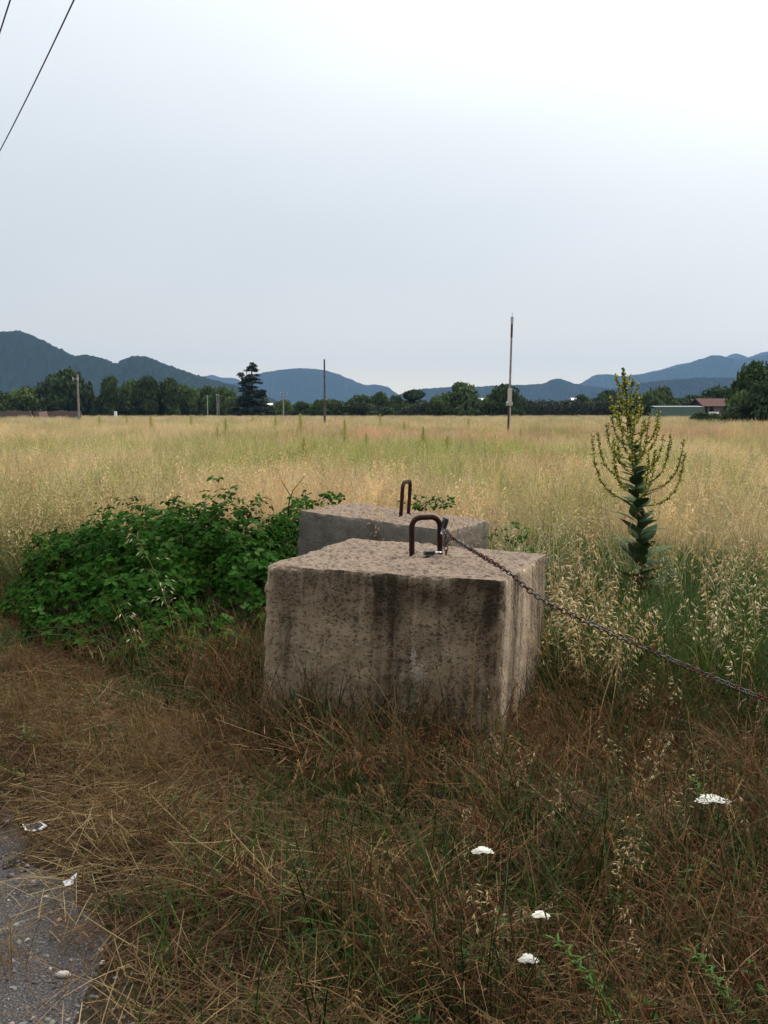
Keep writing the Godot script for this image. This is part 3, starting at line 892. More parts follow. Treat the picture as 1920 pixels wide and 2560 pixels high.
# ------------------------------------------------------------------ concrete blocks
func stain_image(w: int, h: int, which: int) -> Array:
	var f := FastNoiseLite.new()
	f.seed = 300 + which
	f.fractal_octaves = 4
	f.frequency = 1.0
	var cell := FastNoiseLite.new()
	cell.seed = 77 + which
	cell.noise_type = FastNoiseLite.TYPE_CELLULAR
	cell.cellular_return_type = FastNoiseLite.RETURN_DISTANCE
	cell.fractal_type = FastNoiseLite.FRACTAL_NONE
	cell.frequency = 1.0
	var img := Image.create(w, h, false, Image.FORMAT_RGB8)
	var hgt := Image.create(w, h, false, Image.FORMAT_RGB8)
	for j in h:
		var v := float(j) / h
		for i in w:
			var u := float(i) / w
			var wob := u + 0.012 * f.get_noise_2d(u * 9.0, v * 6.0)
			var blotch := f.get_noise_2d(u * 5.0 + 7.0, v * 4.0)
			var streak := f.get_noise_2d(wob * 26.0, v * 1.3 + 40.0)
			var fine := f.get_noise_2d(u * 90.0, v * 80.0)
			var dark := 0.08 + 0.35 * blotch + 0.5 * streak
			var warm := 0.0
			if which == 0:
				dark -= 0.18 * smoothstep(0.45, 0.2, absf(u - 0.3)) * smoothstep(0.2, 0.6, v)
				dark += 0.55 * smoothstep(0.468, 0.482, wob) * smoothstep(0.64, 0.54, wob)
				dark += 0.22 * smoothstep(0.5, 0.62, wob) * (0.7 + blotch)
				dark += 0.5 * smoothstep(0.045, 0.0, absf(wob - 0.105)) * smoothstep(0.15, 0.3, v) * smoothstep(0.75, 0.5, v)
				dark += 0.5 * smoothstep(0.34, 0.02, v + 0.12 * streak) * smoothstep(0.02, 0.06, u)
				dark += 0.4 * smoothstep(0.06, 0.0, absf(wob - 0.95)) * smoothstep(0.7, 0.3, v)
				dark -= 0.35 * smoothstep(0.012, 0.0, absf(wob - 0.65)) * smoothstep(0.4, 0.2, v)
				dark -= 0.3 * smoothstep(0.02, 0.0, absf(wob - 0.435)) * smoothstep(0.55, 0.2, v)
				dark -= 0.5 * smoothstep(0.05, 0.0, u)
				dark -= 0.6 * smoothstep(0.975, 0.99, u)
			elif which == 1:
				dark += 0.22  # whole side darkened in colour to offset the sun falling on it
				dark -= 0.7 * smoothstep(0.06, 0.02, absf(wob - 0.09))
				dark += 0.5 * smoothstep(0.1, 0.0, absf(wob - 0.24))
				dark -= 0.5 * smoothstep(0.12, 0.03, absf(wob - 0.5))
				dark += 0.35 * smoothstep(0.7, 0.85, wob)
			elif which == 2:
				dark = 0.10 + 0.5 * f.get_noise_2d(u * 8.0, v * 8.0) + 0.9 * f.get_noise_2d(u * 34.0, v * 30.0)
				warm = 0.5
			else:
				dark = 0.30 + 0.35 * blotch + 0.2 * streak
			# pits and dark lichen specks of uneven size
			var speck := 0.0
			var wu := u + 0.008 * f.get_noise_2d(u * 60.0 + 11.0, v * 60.0)
			var wv := v + 0.008 * f.get_noise_2d(u * 60.0, v * 60.0 + 23.0)
			var c1 := cell.get_noise_2d(wu * 62.0, wv * 52.0)
			var c2 := cell.get_noise_2d(wu * 120.0 + 9.0, wv * 98.0)
			var dens := f.get_noise_2d(u * 7.0 + 30.0, v * 7.0) * 1.1 + 0.5 * (dark - 0.3)
			var pick := f.get_noise_2d(u * 33.0 + 80.0, v * 30.0)
			if c1 < -0.80 + 0.18 * dens + 0.40 * pick: speck = 0.85
			elif c2 < -0.82 + 0.16 * dens + 0.36 * pick: speck = 0.6
			dark = clampf(dark + fine * 0.28, 0.0, 1.0)
			var col := Color(0.56, 0.435, 0.31).lerp(Color(0.10, 0.075, 0.053), dark)
			if which == 2: col = Color(0.25, 0.19, 0.142).lerp(Color(0.05, 0.036, 0.028), dark)  # top colours lowered to imitate shade from above
			if which == 3: col = Color(0.30, 0.265, 0.23).lerp(Color(0.085, 0.08, 0.07), dark)
			col = col.lerp(Color(0.045, 0.038, 0.034), speck * (0.72 if which < 2 else 0.3))
			if which == 0:
				# pale lichen patch
				var rag := f.get_noise_2d(u * 40.0 + 3.0, v * 34.0)
				var r1 := pow((u - 0.656) / 0.013, 2.0) + pow((v - 0.425) / 0.05, 2.0) + rag * 1.3
				var r2 := pow((u - 0.677) / 0.027, 2.0) + pow((v - 0.51) / 0.042, 2.0) + rag * 2.2
				if minf(r1, r2) < 0.8 and c1 > -0.78: col = Color(0.68, 0.61, 0.52) * (0.95 + fine * 0.4)
			col.a = 1.0
			img.set_pixel(i, j, col.linear_to_srgb())
			var hh := clampf(0.62 + 0.25 * fine + 0.18 * f.get_noise_2d(u * 22.0, v * 20.0) - 0.5 * speck, 0.0, 1.0)
			hgt.set_pixel(i, j, Color(hh, hh, hh))
	return [ImageTexture.create_from_image(img), ImageTexture.create_from_image(hgt)]

func concrete(called: String, tex: Array, relief: float) -> StandardMaterial3D:
	var m := paint(called, Color.WHITE, 0.95, 0.25)
	m.albedo_texture = tex[0]
	m.heightmap_enabled = true
	m.heightmap_texture = tex[1]
	m.heightmap_scale = relief
	return m

# corners: four of the top (front-left, front-right, back-right, back-left) then the same at the foot
func block_mesh(p: Array, mats: Array, sd: int) -> ArrayMesh:
	var m := ArrayMesh.new()
	var centre := Vector3.ZERO
	for q in p: centre += q / 8.0
	var faces := [[0, 1, 5, 4, 0], [1, 2, 6, 5, 1], [3, 2, 1, 0, 2], [2, 3, 7, 6, 3], [3, 0, 4, 7, 3]]
	for f in faces:
		var b := Mesher.new()
		b.smooth = true
		var nu := 110
		var nv := 80
		for j in nv + 1:
			for i in nu + 1:
				var u := float(i) / nu
				var v := float(j) / nv
				var top: Vector3 = p[f[0]].lerp(p[f[1]], u)
				var bot: Vector3 = p[f[3]].lerp(p[f[2]], u)
				var q: Vector3 = top.lerp(bot, v)
				var outw := (q - centre).normalized()
				# rounded, chipped arrises: nearness to the edge in face coordinates
				var eu := minf(u, 1.0 - u) * (p[f[0]] as Vector3).distance_to(p[f[1]])
				var ev := v * (p[f[0]] as Vector3).distance_to(p[f[3]])
				if f[4] == 2: ev = minf(v, 1.0 - v) * (p[f[0]] as Vector3).distance_to(p[f[3]])
				var e := minf(eu, ev)
				var chip := maxf(0.0, noise.get_noise_3d(q.x * 160.0 + sd, q.y * 160.0, q.z * 160.0)) * 0.02 + maxf(0.0, noise.get_noise_3d(q.x * 50.0 + sd, q.y * 50.0, q.z * 50.0)) * 0.03
				q -= outw * (chip + 0.006) * exp(-e / 0.018)
				var r := noise.get_noise_3d(q.x * 220.0, q.y * 220.0 + sd, q.z * 220.0) * 0.004 + noise.get_noise_3d(q.x * 40.0, q.y * 40.0 + sd, q.z * 40.0) * 0.012
				var lumpy: float = 1.0
				if f[4] == 2: lumpy = 1.0
				q += outw * r * lumpy
				if f[4] == 2 and e > 0.012:
					q.y += noise.get_noise_2d(q.x * 330.0, q.z * 330.0) * 0.016 * smoothstep(0.012, 0.05, e)
				b.v.append(q); b.c.append(Color.WHITE); b.uv.append(Vector2(u, v))
		for j in nv:
			for i in nu:
				var k := j * (nu + 1) + i
				b.ix.append_array(PackedInt32Array([k, k + 1, k + nu + 2, k, k + nu + 2, k + nu + 1]))
		b.n.resize(b.v.size())
		for k in range(0, b.ix.size(), 3):
			var nn := (b.v[b.ix[k + 2]] - b.v[b.ix[k]]).cross(b.v[b.ix[k + 1]] - b.v[b.ix[k]])
			for s in 3: b.n[b.ix[k + s]] += nn
		for k in b.n.size(): b.n[k] = b.n[k].normalized()
		var a := []
		a.resize(Mesh.ARRAY_MAX)
		a[Mesh.ARRAY_VERTEX] = b.v
		a[Mesh.ARRAY_NORMAL] = b.n
		a[Mesh.ARRAY_TEX_UV] = b.uv
		a[Mesh.ARRAY_INDEX] = b.ix
		m.add_surface_from_arrays(Mesh.PRIMITIVE_TRIANGLES, a)
		m.surface_set_material(m.get_surface_count() - 1, mats[f[4]])
	return m

# a bent bar standing out of the block
func loop_mesh(a: Vector3, b: Vector3, up: Vector3, h: float, r: float, bend: float) -> ArrayMesh:
	var m := Mesher.new()
	m.smooth = true
	var p := PackedVector3Array()
	var dir := (b - a).normalized()
	p.append(a - up * 0.03)
	p.append(a + up * (h - bend) * 0.5)
	for i in 7:
		var g := PI * 0.5 * i / 6.0
		p.append(a + up * (h - bend) + dir * bend * (1.0 - cos(g)) + up * bend * sin(g))
	for i in 7:
		var g := PI * 0.5 * (1.0 - i / 6.0)
		p.append(b + up * (h - bend) - dir * bend * (1.0 - cos(g)) + up * bend * sin(g))
	p.append(b + up * (h - bend) * 0.5)
	p.append(b - up * 0.03)
	m.tube(p, r, r, 14, Color.WHITE, true)
	return m.mesh()

func build_blocks() -> void:
	var front := concrete("stained concrete face", stain_image(640, 500, 0), 0.22)
	var side := concrete("stained concrete side", stain_image(400, 420, 1), 0.25)
	var top := concrete("rough concrete top", stain_image(480, 400, 2), 0.7)
	var grey := concrete("grey concrete", stain_image(400, 320, 3), 0.25)
	var rust := paint("rusted bar", Color.WHITE, 0.9, 0.3)
	rust.albedo_texture = noise_tex(0.05, 256, [[0.0, Color(0.022, 0.011, 0.009)], [0.6, Color(0.055, 0.024, 0.017)], [1.0, Color(0.11, 0.05, 0.032)]], 51, 4)
	rust.heightmap_enabled = true
	rust.heightmap_texture = noise_tex(0.08, 256, [], 52, 4)
	rust.heightmap_scale = 0.25
	world_tex(rust, 6.0)

	var a := thing("concrete_block", "stained concrete block in the foreground with a chained rusty loop", "block", Vector3(0.15, 0, -4.6), "concrete blocks")
	var o := a.position
	var pa := []
	for q in [Vector3(-0.585, 0.85, -4.324), Vector3(0.543, 0.848, -3.918), Vector3(0.893, 0.832, -4.785), Vector3(-0.199, 0.842, -5.33), Vector3(-0.64, -0.08, -4.36), Vector3(0.522, -0.08, -3.96), Vector3(0.885, -0.08, -4.86), Vector3(-0.24, -0.08, -5.36)]: pa.append(q - o)
	var body := part("body", block_mesh(pa, [front, side, top, grey], 10), null, a)
	body.material_override = null
	part("lifting_loop", loop_mesh(Vector3(0.148, 0.84, -4.645) - o, Vector3(0.30, 0.84, -4.70) - o, Vector3(-0.01, 1, 0).normalized(), 0.205, 0.0145, 0.052), rust, a)

	var bt := thing("concrete_block", "tilted grey concrete block behind, half sunk in brambles", "block", Vector3(0.05, 0, -6.8), "concrete blocks")
	o = bt.position
	var pb := []
	for q in [Vector3(-0.636, 0.873, -6.593), Vector3(0.464, 0.779, -6.124), Vector3(0.853, 0.74, -7.044), Vector3(-0.247, 0.834, -7.514), Vector3(-0.71, -0.06, -6.589), Vector3(0.39, -0.14, -6.12), Vector3(0.779, -0.15, -7.04), Vector3(-0.32, -0.06, -7.51)]: pb.append(q - o)
	var body2 := part("body", block_mesh(pb, [grey, grey, top, grey], 60), null, bt)
	body2.material_override = null
	part("lifting_loop", loop_mesh(Vector3(0.128, 0.805, -6.72) - o, Vector3(0.193, 0.80, -6.97) - o, Vector3(0.06, 1, 0.02).normalized(), 0.262, 0.0145, 0.055), rust, bt)

# ------------------------------------------------------------------ chain and padlocks
func link_mesh(l: float, w: float, r: float) -> ArrayMesh:
	var m := Mesher.new()
	m.smooth = true
	var p := PackedVector3Array()
	var n := 16
	var s := (l - w) * 0.5
	for i in n + 1:
		var g := TAU * i / n
		p.append(Vector3(cos(g) * w * 0.5 + (s if cos(g) > 0.0 else -s) * minf(1.0, absf(cos(g)) * 3.0), sin(g) * w * 0.5, 0))
	m.tube(p, r, r, 7, Color.WHITE)
	return m.mesh()

func build_chain() -> void:
	var iron := paint("dull chain iron", Color.WHITE, 0.55, 0.5)
	iron.albedo_texture = noise_tex(0.03, 256, [[0.0, Color(0.04, 0.032, 0.03)], [0.6, Color(0.10, 0.09, 0.088)], [1.0, Color(0.19, 0.175, 0.17)]], 61, 4)
	iron.metallic = 0.15
	world_tex(iron, 9.0)
	var rusty := paint("rusted chain iron", Color.WHITE, 0.85, 0.3)
	rusty.albedo_texture = noise_tex(0.05, 256, [[0.0, Color(0.05, 0.022, 0.016)], [1.0, Color(0.17, 0.075, 0.05)]], 62, 4)
	world_tex(rusty, 9.0)
	var lm := link_mesh(0.029, 0.021, 0.0034)
	# the hanging line, sagging off to the right of the frame
	var pts := [Vector3(0.318, 0.985, -4.66), Vector3(0.357, 0.958, -4.45), Vector3(0.569, 0.866, -4.06), Vector3(0.744, 0.740, -3.95), Vector3(1.194, 0.549, -3.80), Vector3(1.655, 0.367, -3.70), Vector3(2.2, 0.19, -3.58), Vector3(2.75, 0.06, -3.45), Vector3(3.3, 0.012, -3.3)]
	var c := Curve3D.new()
	for i in pts.size():
		var tan: Vector3 = ((pts[mini(i + 1, pts.size() - 1)] - pts[maxi(i - 1, 0)]) as Vector3) / 6.0
		c.add_point(pts[i], -tan, tan)
	c.bake_interval = 0.01
	var t := thing("chain", "rusty grey steel chain hanging from the loop towards the right", "chain", pts[0])
	var pitch := 0.0222
	var n := int(c.get_baked_length() / pitch)
	rng.seed = 12
	for i in n:
		var p := c.sample_baked(i * pitch)
		var d := (c.sample_baked(i * pitch + 0.01) - c.sample_baked(maxf(0.0, i * pitch - 0.01))).normalized()
		var roll := (PI * 0.5 if i % 2 else 0.0) + 0.5 + rnd(-0.2, 0.2) + i * 0.02
		var y := d.cross(Vector3(0, 0, 1)).normalized()
		var z := d.cross(y)
		var k := noise.get_noise_1d(i * 14.0)
		part("link", lm, rusty if (i > 20 and i < 28) or k > 0.22 or i % 9 == 0 else iron, t, Transform3D(Basis(d, y * cos(roll) + z * sin(roll), z * cos(roll) - y * sin(roll)), p - t.position))
	# short end hanging down to the lower padlock
	var q := Vector3(0.328, 0.972, -4.64)
	for i in 6:
		var d := Vector3(0.05 * sin(i * 2.0), -1, 0.15 * cos(i * 1.3)).normalized()
		var roll := (PI * 0.5 if i % 2 else 0.0) + 0.3
		var y := d.cross(Vector3(0, 0, 1)).normalized()
		var z := d.cross(y)
		part("link", lm, rusty if i % 2 else iron, t, Transform3D(Basis(d, y * cos(roll) + z * sin(roll), z * cos(roll) - y * sin(roll)), q - t.position))
		q += d * pitch

	var black := paint("black enamel", Color(0.035, 0.036, 0.04), 0.35, 0.5)
	var face := paint("worn grey steel", Color(0.12, 0.125, 0.13), 0.4, 0.5)
	face.metallic = 0.3
	var chrome := paint("bright shackle", Color(0.62, 0.63, 0.65), 0.22, 0.6)
	chrome.metallic = 1.0
	padlock("padlock", "dark padlock lying flat on the block beside the rusty loop", Transform3D(Basis(Vector3(1, 0.03, -0.12).normalized(), Vector3(0.12, 0.10, 1).normalized(), Vector3(-0.03, 1, -0.1).normalized()).orthonormalized(), Vector3(0.238, 0.866, -4.60)), 0.058, 0.05, 0.022, black, face, chrome)
	padlock("padlock", "dark padlock standing up against the rusty loop's right leg", Transform3D(Basis(Vector3(-0.28, -1, 0.1).normalized(), Vector3(0.25, 0.0, 1).normalized(), Vector3(1, -0.28, -0.25).normalized()).orthonormalized(), Vector3(0.323, 1.015, -4.668)), 0.056, 0.046, 0.02, black, face, chrome)

# body lies along -x, shackle leaves along +x
func padlock(called: String, label: String, at: Transform3D, l: float, w: float, h: float, mat: Material, face: Material, chrome: Material) -> void:
	var t := thing(called, label, "padlock", Vector3.ZERO, "padlocks on the chain")
	t.transform = at
	var b := Mesher.new()
	var c := 0.004
	var ring := []
	for k in 3:
		var z: float = [-h / 2, h / 2 - c, h / 2][k]
		var s: float = [0.0, 0.0, c][k]
		var r := []
		for i in 8:
			var q := [Vector2(-1, -0.8), Vector2(-0.8, -1), Vector2(0.8, -1), Vector2(1, -0.8), Vector2(1, 0.8), Vector2(0.8, 1), Vector2(-0.8, 1), Vector2(-1, 0.8)][i] as Vector2
			r.append(Vector3(q.x * (l / 2 - s), q.y * (w / 2 - s), z))
		ring.append(r)
	for k in 2:
		for i in 8:
			b.quad(ring[k][i], ring[k + 1][i], ring[k + 1][(i + 1) % 8], ring[k][(i + 1) % 8], Color.WHITE)
	for i in range(1, 7):
		b.tri(ring[0][0], ring[0][i], ring[0][i + 1], Color.WHITE)
	part("body", b.mesh(), mat, t)
	var f := Mesher.new()
	for i in range(1, 7):
		f.tri(ring[2][0] + Vector3(0, 0, 0.0004), ring[2][i + 1] + Vector3(0, 0, 0.0004), ring[2][i] + Vector3(0, 0, 0.0004), Color.WHITE)
	part("face_plate", f.mesh(), face, t)
	var s := Mesher.new()
	s.smooth = true
	var p := PackedVector3Array()
	p.append(Vector3(l / 2 - 0.006, -w * 0.32, 0))
	for i in 9:
		var g := -PI / 2 + PI * i / 8.0
		p.append(Vector3(l / 2 + 0.02 + cos(g) * w * 0.32, sin(g) * w * 0.32, 0))
	p.append(Vector3(l / 2 - 0.006, w * 0.32, 0))
	s.tube(p, 0.0042, 0.0042, 8, Color.WHITE)
	part("shackle", s.mesh(), chrome, t)

# ------------------------------------------------------------------ brambles
func bramble_leaf(sd: int) -> ArrayMesh:
	rng.seed = sd
	var b := Mesher.new()
	var col := Color(rnd(0.9, 1.1), 1.0, rnd(0.85, 1.1))
	var dirs := [[0.0, 1.0], [1.25, 0.8], [-1.25, 0.8]]
	for q in dirs:
		var d := Vector3(sin(q[0]), rnd(-0.15, 0.1), cos(q[0])).normalized()
		b.leaf(d * 0.012, d, Vector3.UP, 0.062 * q[1] * rnd(0.9, 1.15), 0.046 * q[1], col, rnd(0.15, 0.4), rnd(0.1, 0.35), 4, 0.55)
	b.blade(PackedVector3Array([Vector3(0, -0.012, -0.05), Vector3(0, 0, 0.012)]), Vector3.RIGHT, 0.003, Color(0.8, 0.7, 0.5))
	return b.mesh()

func build_bramble() -> void:
	var leafm := plant_paint("bramble leaves", 0.68, 0.3, 0.15)
	leafm.albedo_color = Color(0.02, 0.068, 0.006).linear_to_srgb()  # leaf greens darkened in place of shade on the bush
	var leafn := plant_paint("bramble leaves, older", 0.7, 0.3, 0.15)
	leafn.albedo_color = Color(0.016, 0.05, 0.006).linear_to_srgb()
	var leafo := plant_paint("bramble leaves, young", 0.6, 0.35, 0.25)
	leafo.albedo_color = Color(0.042, 0.11, 0.01).linear_to_srgb()
	var cane := paint("bramble cane", Color(0.05, 0.04, 0.028), 0.8)
	var meshes := []
	for i in 5: meshes.append(bramble_leaf(200 + i))
	rng.seed = 99
	var t := thing("bramble_bush", "dense dark green bramble bush spilling left of the blocks", "bush", Vector3(-1.6, 0, -6.5))
	var spots := []
	for i in 22000:
		var k := rng.randi_range(0, mound.size() - 1)
		if rng.randf() > mound[k][2] * mound[k][3] * 1.6: continue
		var b: Array = mound[k]
		var d := Vector3(rng.randfn(), absf(rng.randfn()) * 0.9, rng.randfn()).normalized()
		var sh := 0.80 + 0.24 * noise.get_noise_3d(d.x * 30.0 + k * 40.0, d.y * 30.0, d.z * 30.0) + rnd(-0.05, 0.14)
		var p := Vector3(b[0], 0.0, b[1]) + d * Vector3(b[2], b[3], b[4]) * sh
		if p.y < 0.03 or not free_spot(p.x, p.z): continue
		if p.y < mound_h(p.x, p.z) * 0.5: continue
		var up := (d * Vector3(1.0 / b[2], 1.0 / b[3], 1.0 / b[4])).normalized()
		up = (up + Vector3(0, 0.45, 0.15) + Vector3(rng.randfn(), rng.randfn(), rng.randfn()) * 0.33).normalized()
		var f := (Vector3(rng.randfn(), rng.randfn() - 0.5, rng.randfn())).normalized()
		var r := up.cross(f).normalized()
		f = r.cross(up).normalized()
		var s := rnd(0.5, 1.0)
		# how large it shows and how open it lies
		var shown := s * up.dot((Vector3(0, 1.6, 0) - p).normalized()) * (p.y / maxf(mound_h(p.x, p.z), 0.1)) / p.distance_to(Vector3(0, 1.6, 0))
		spots.append([shown, Transform3D(Basis(r * s, up * s, f * s), p - t.position)])
	# stray leaves over the second block and at its foot
	for i in 150:
		var p := Vector3(rnd(-0.75, 0.0), 0.9, rnd(-7.6, -6.7)) if i < 70 else (Vector3(rnd(0.75, 1.15), rnd(0.2, 0.74), rnd(-7.3, -6.2)) if i < 120 else Vector3(rnd(0.15, 0.6), 0.85, rnd(-7.7, -7.4)))
		if i < 70 and p.x + (p.z + 7.15) * 0.5 > -0.45: continue
		p.y += rnd(-0.06, 0.03)
		var up := Vector3(rng.randfn() * 0.5, 1, rng.randfn() * 0.5 + 0.3).normalized()
		var f := Vector3(rng.randfn(), -0.2, rng.randfn()).normalized()
		var r := up.cross(f).normalized()
		var s := rnd(0.6, 1.0)
		spots.append([0.06, Transform3D(Basis(r * s, up * s, r.cross(up).normalized() * s), p - t.position)])
	spots.sort_custom(func(a, b): return a[0] > b[0])
	var rest := [[], [], [], [], []]
	var tint := [[], [], [], [], []]
	for i in spots.size():
		if i < 300:
			part("leaf", meshes[i % 5], [leafm, leafn, leafm, leafo][rng.randi_range(0, 3)], t, spots[i][1])
		else:
			rest[i % 5].append(spots[i][1])
			var g := rnd(0.6, 1.35)
			tint[i % 5].append(Color(g * (1.5 if rng.randf() < 0.1 else 1.0), g, g))
	for k in 5: swarm("foliage", meshes[k], leafm, t, rest[k], tint[k])
	# arching canes
	for i in 26:
		var b: Array = mound[i % mound.size()]
		var a := rnd(0, TAU)
		var s := Vector3(b[0] + rnd(-0.3, 0.3), 0.0, b[1] + rnd(-0.3, 0.3))
		var e := s + Vector3(cos(a) * rnd(0.4, 0.8), b[3] * rnd(0.25, 0.7), sin(a) * rnd(0.3, 0.7))
		if not free_spot(e.x, e.z): continue
		var m := Mesher.new()
		m.smooth = true
		var p := PackedVector3Array()
		for k in 7:
			var u := k / 6.0
			p.append(s.lerp(e, u) + Vector3(0, sin(u * PI) * b[3] * 0.3, 0) - t.position)
		m.tube(p, 0.005, 0.0018, 5, Color.WHITE)
		part("cane", m.mesh(), cane, t)
	# the leafless cane against the straw, left of the second block
	var m := Mesher.new()
	m.smooth = true
	m.tube(PackedVector3Array([Vector3(0.86, 0.8, -0.3), Vector3(0.87, 0.92, -0.3), Vector3(0.9, 1.0, -0.3), Vector3(0.99, 1.11, -0.3)]), 0.007, 0.002, 5, Color.WHITE)
	m.tube(PackedVector3Array([Vector3(0.88, 0.96, -0.3), Vector3(0.83, 1.04, -0.32), Vector3(0.81, 1.08, -0.3)]), 0.004, 0.0015, 5, Color.WHITE)
	part("bare_cane", m.mesh(), cane, t)

# ------------------------------------------------------------------ mullein
func stem_curve(base: Vector3, top: Vector3, n: int, bow: Vector3) -> PackedVector3Array:
	var p := PackedVector3Array()
	for i in n + 1:
		var t := float(i) / n
		p.append(base.lerp(top, t) + bow * sin(t * PI))
	return p

func along(p: PackedVector3Array, t: float) -> Vector3:
	var f := clampf(t, 0.0, 0.9999) * (p.size() - 1)
	return p[int(f)].lerp(p[int(f) + 1], f - int(f))

func build_mullein() -> void:
	var felt := plant_paint("felted mullein leaf", 0.85, 0.25, 0.2)
	felt.albedo_color = Color(0.088, 0.135, 0.062).linear_to_srgb()
	var felt2 := plant_paint("darker mullein leaf", 0.85, 0.25, 0.2)
	felt2.albedo_color = Color(0.045, 0.085, 0.042).linear_to_srgb()
	var stem := paint("mullein stem", Color(0.10, 0.135, 0.06), 0.85)
	var bud := plant_paint("yellow buds", 0.7, 0.35, 0.3)
	rng.seed = 314
	var t := thing("mullein_plant", "tall candelabra mullein with yellow buds standing right of the block", "plant", Vector3(1.88, 0, -6.3))
	var sp := stem_curve(Vector3(0, -0.05, 0), Vector3(-0.205, 1.905, 0), 12, Vector3(0.035, 0, 0))
	var sm := Mesher.new()
	sm.smooth = true
	sm.tube(sp, 0.014, 0.004, 8, Color.WHITE)
	part("stem", sm.mesh(), stem, t)
	var lmesh := []
	for k in 4:
		var b := Mesher.new()
		b.leaf(Vector3.ZERO, Vector3(0, 0, 1), Vector3.UP, 1.0, rnd(0.38, 0.5), Color.WHITE, rnd(0.1, 0.35), rnd(0.15, 0.5), 6, 0.5)
		lmesh.append(b.mesh())
	for i in 64:
		var f := i / 63.0
		var h := lerpf(0.03, 0.72, pow(f, 0.85))
		var l := lerpf(0.34, 0.08, pow(f, 0.8)) * rnd(0.85, 1.15)
		if h < 0.12: l *= 0.9
		var a := i * 2.399 + rnd(-0.6, 0.6)
		var rise := lerpf(0.6, 1.1, f) * rnd(0.6, 1.5)
		var d := Vector3(cos(a), rise, sin(a)).normalized()
		var side := d.cross(Vector3.UP).normalized()
		var up := side.cross(d).normalized()
		part("leaf", lmesh[i % 4], felt if rng.randf() < 0.5 else felt2, t, Transform3D(Basis(side * l * rnd(1.2, 1.5), up * l, d * l), along(sp, h)))
	for i in 46:
		var f := i / 45.0
		var h := lerpf(0.50, 0.95, f)
		var a := i * 2.399 + 0.7
		var l := lerpf(0.37, 0.05, pow(f, 0.8)) * rnd(0.7, 1.2)
		var o := Vector3(cos(a), 0, sin(a))
		var s := along(sp, h)
		var e := s + o * l * 0.88 + Vector3(0, l * rnd(1.0, 1.35), 0)
		var p := PackedVector3Array()
		for k in 8:
			var u := k / 7.0
			p.append(s.lerp(e, u) + o * l * 0.22 * sin(u * PI) - Vector3(0, l * 0.26 * sin(u * PI), 0))
		var m := Mesher.new()
		m.smooth = true
		m.tube(p, 0.0042, 0.0022, 5, Color.WHITE)
		var br := part("branch", m.mesh(), stem, t)
		var b := Mesher.new()
		var nb := int(14 + l * 230.0)
		for k in nb:
			var u := lerpf(0.22, 1.0, pow(rng.randf(), 0.8))
			var q := along(p, u)
			var dd := Vector3(rng.randfn(), rng.randfn() + 0.3, rng.randfn()).normalized()
			var c := Color(0.56, 0.50, 0.08) if rng.randf() < lerpf(0.7, 0.25, u) else Color(0.21, 0.25, 0.07)
			b.spindle(q + dd * 0.003, dd, rnd(0.012, 0.024), rnd(0.012, 0.02) * (1.2 if c.r > 0.3 else 0.8), vary(c, 0.25), 0.5)
		tag(part("flower_buds", b.mesh(), bud, br), "", "", "", "stuff")
	var tb := Mesher.new()
	for k in 260:
		var u := lerpf(0.66, 1.0, rng.randf())
		var q := along(sp, u)
		var dd := Vector3(rng.randfn(), rng.randfn() + 0.4, rng.randfn()).normalized()
		var c := Color(0.40, 0.35, 0.05) if rng.randf() < lerpf(0.8, 0.1, (u - 0.66) / 0.34) else Color(0.13, 0.16, 0.04)
		tb.spindle(q, dd, rnd(0.016, 0.03) * (1.15 - 1.2 * (u - 0.66)), rnd(0.013, 0.02), vary(c, 0.25), 0.5)
	tag(part("flower_spike", tb.mesh(), bud, t), "", "", "", "stuff")

# ------------------------------------------------------------------ grasses
func arc(base: Vector3, az: float, l: float, lean: float, droop: float, n: int) -> PackedVector3Array:
	var p := PackedVector3Array([base])
	var q := base
	var g := lean
	for i in n:
		q += Vector3(cos(az) * sin(g), cos(g), sin(az) * sin(g)) * l / n
		g += droop / n
		p.append(q)
	return p

# wild oat: a thin stalk, dry leaves and a loose head of hanging papery seeds
func oat_mesh(sd: int, seeds: int, big: float) -> ArrayMesh:
	rng.seed = sd
	var b := Mesher.new()
	var h := rnd(0.72, 1.02)
	var az := rnd(0, TAU)
	var p := arc(Vector3.ZERO, az, h, rnd(0.02, 0.16), rnd(0.15, 0.55), 6)
	b.tube(p, 0.0022, 0.0011, 3, Color(0.72, 0.70, 0.62))
	for k in 3:
		var s := along(p, rnd(0.08, 0.5))
		var a := rnd(0, TAU)
		b.blade(arc(s, a, rnd(0.15, 0.3), rnd(0.3, 0.8), rnd(0.8, 2.0), 4), Vector3(-sin(a), 0, cos(a)), 0.006, Color(0.62, 0.58, 0.5))
	for k in seeds:
		var u := lerpf(0.62, 1.0, (k + 0.5) / seeds)
		var s := along(p, u)
		var a := az + rnd(-1.9, 1.9)
		var l := rnd(0.02, 0.085) * (1.25 - u * 0.6)
		var q := arc(s, a, l, rnd(0.5, 1.1), rnd(0.6, 1.6), 2)
		b.blade(q, Vector3(-sin(a), 0, cos(a)), 0.0012, Color(0.75, 0.7, 0.6), 0.8)
		var e := q[2]
		var d := Vector3(cos(a) * rnd(0.2, 1.1), rnd(-1.0, -0.05), sin(a) * rnd(0.2, 1.1)).normalized()
		var w := rnd(0.9, 1.25)
		for g in 2:
			var dd := (d + Vector3(rng.randfn(), rng.randfn(), rng.randfn()) * 0.16).normalized()
			b.spindle(e, dd, rnd(0.024, 0.034) * big, 0.0058 * big, Color(w * 1.06, w, w * 0.92), 0.4)
	return b.mesh()

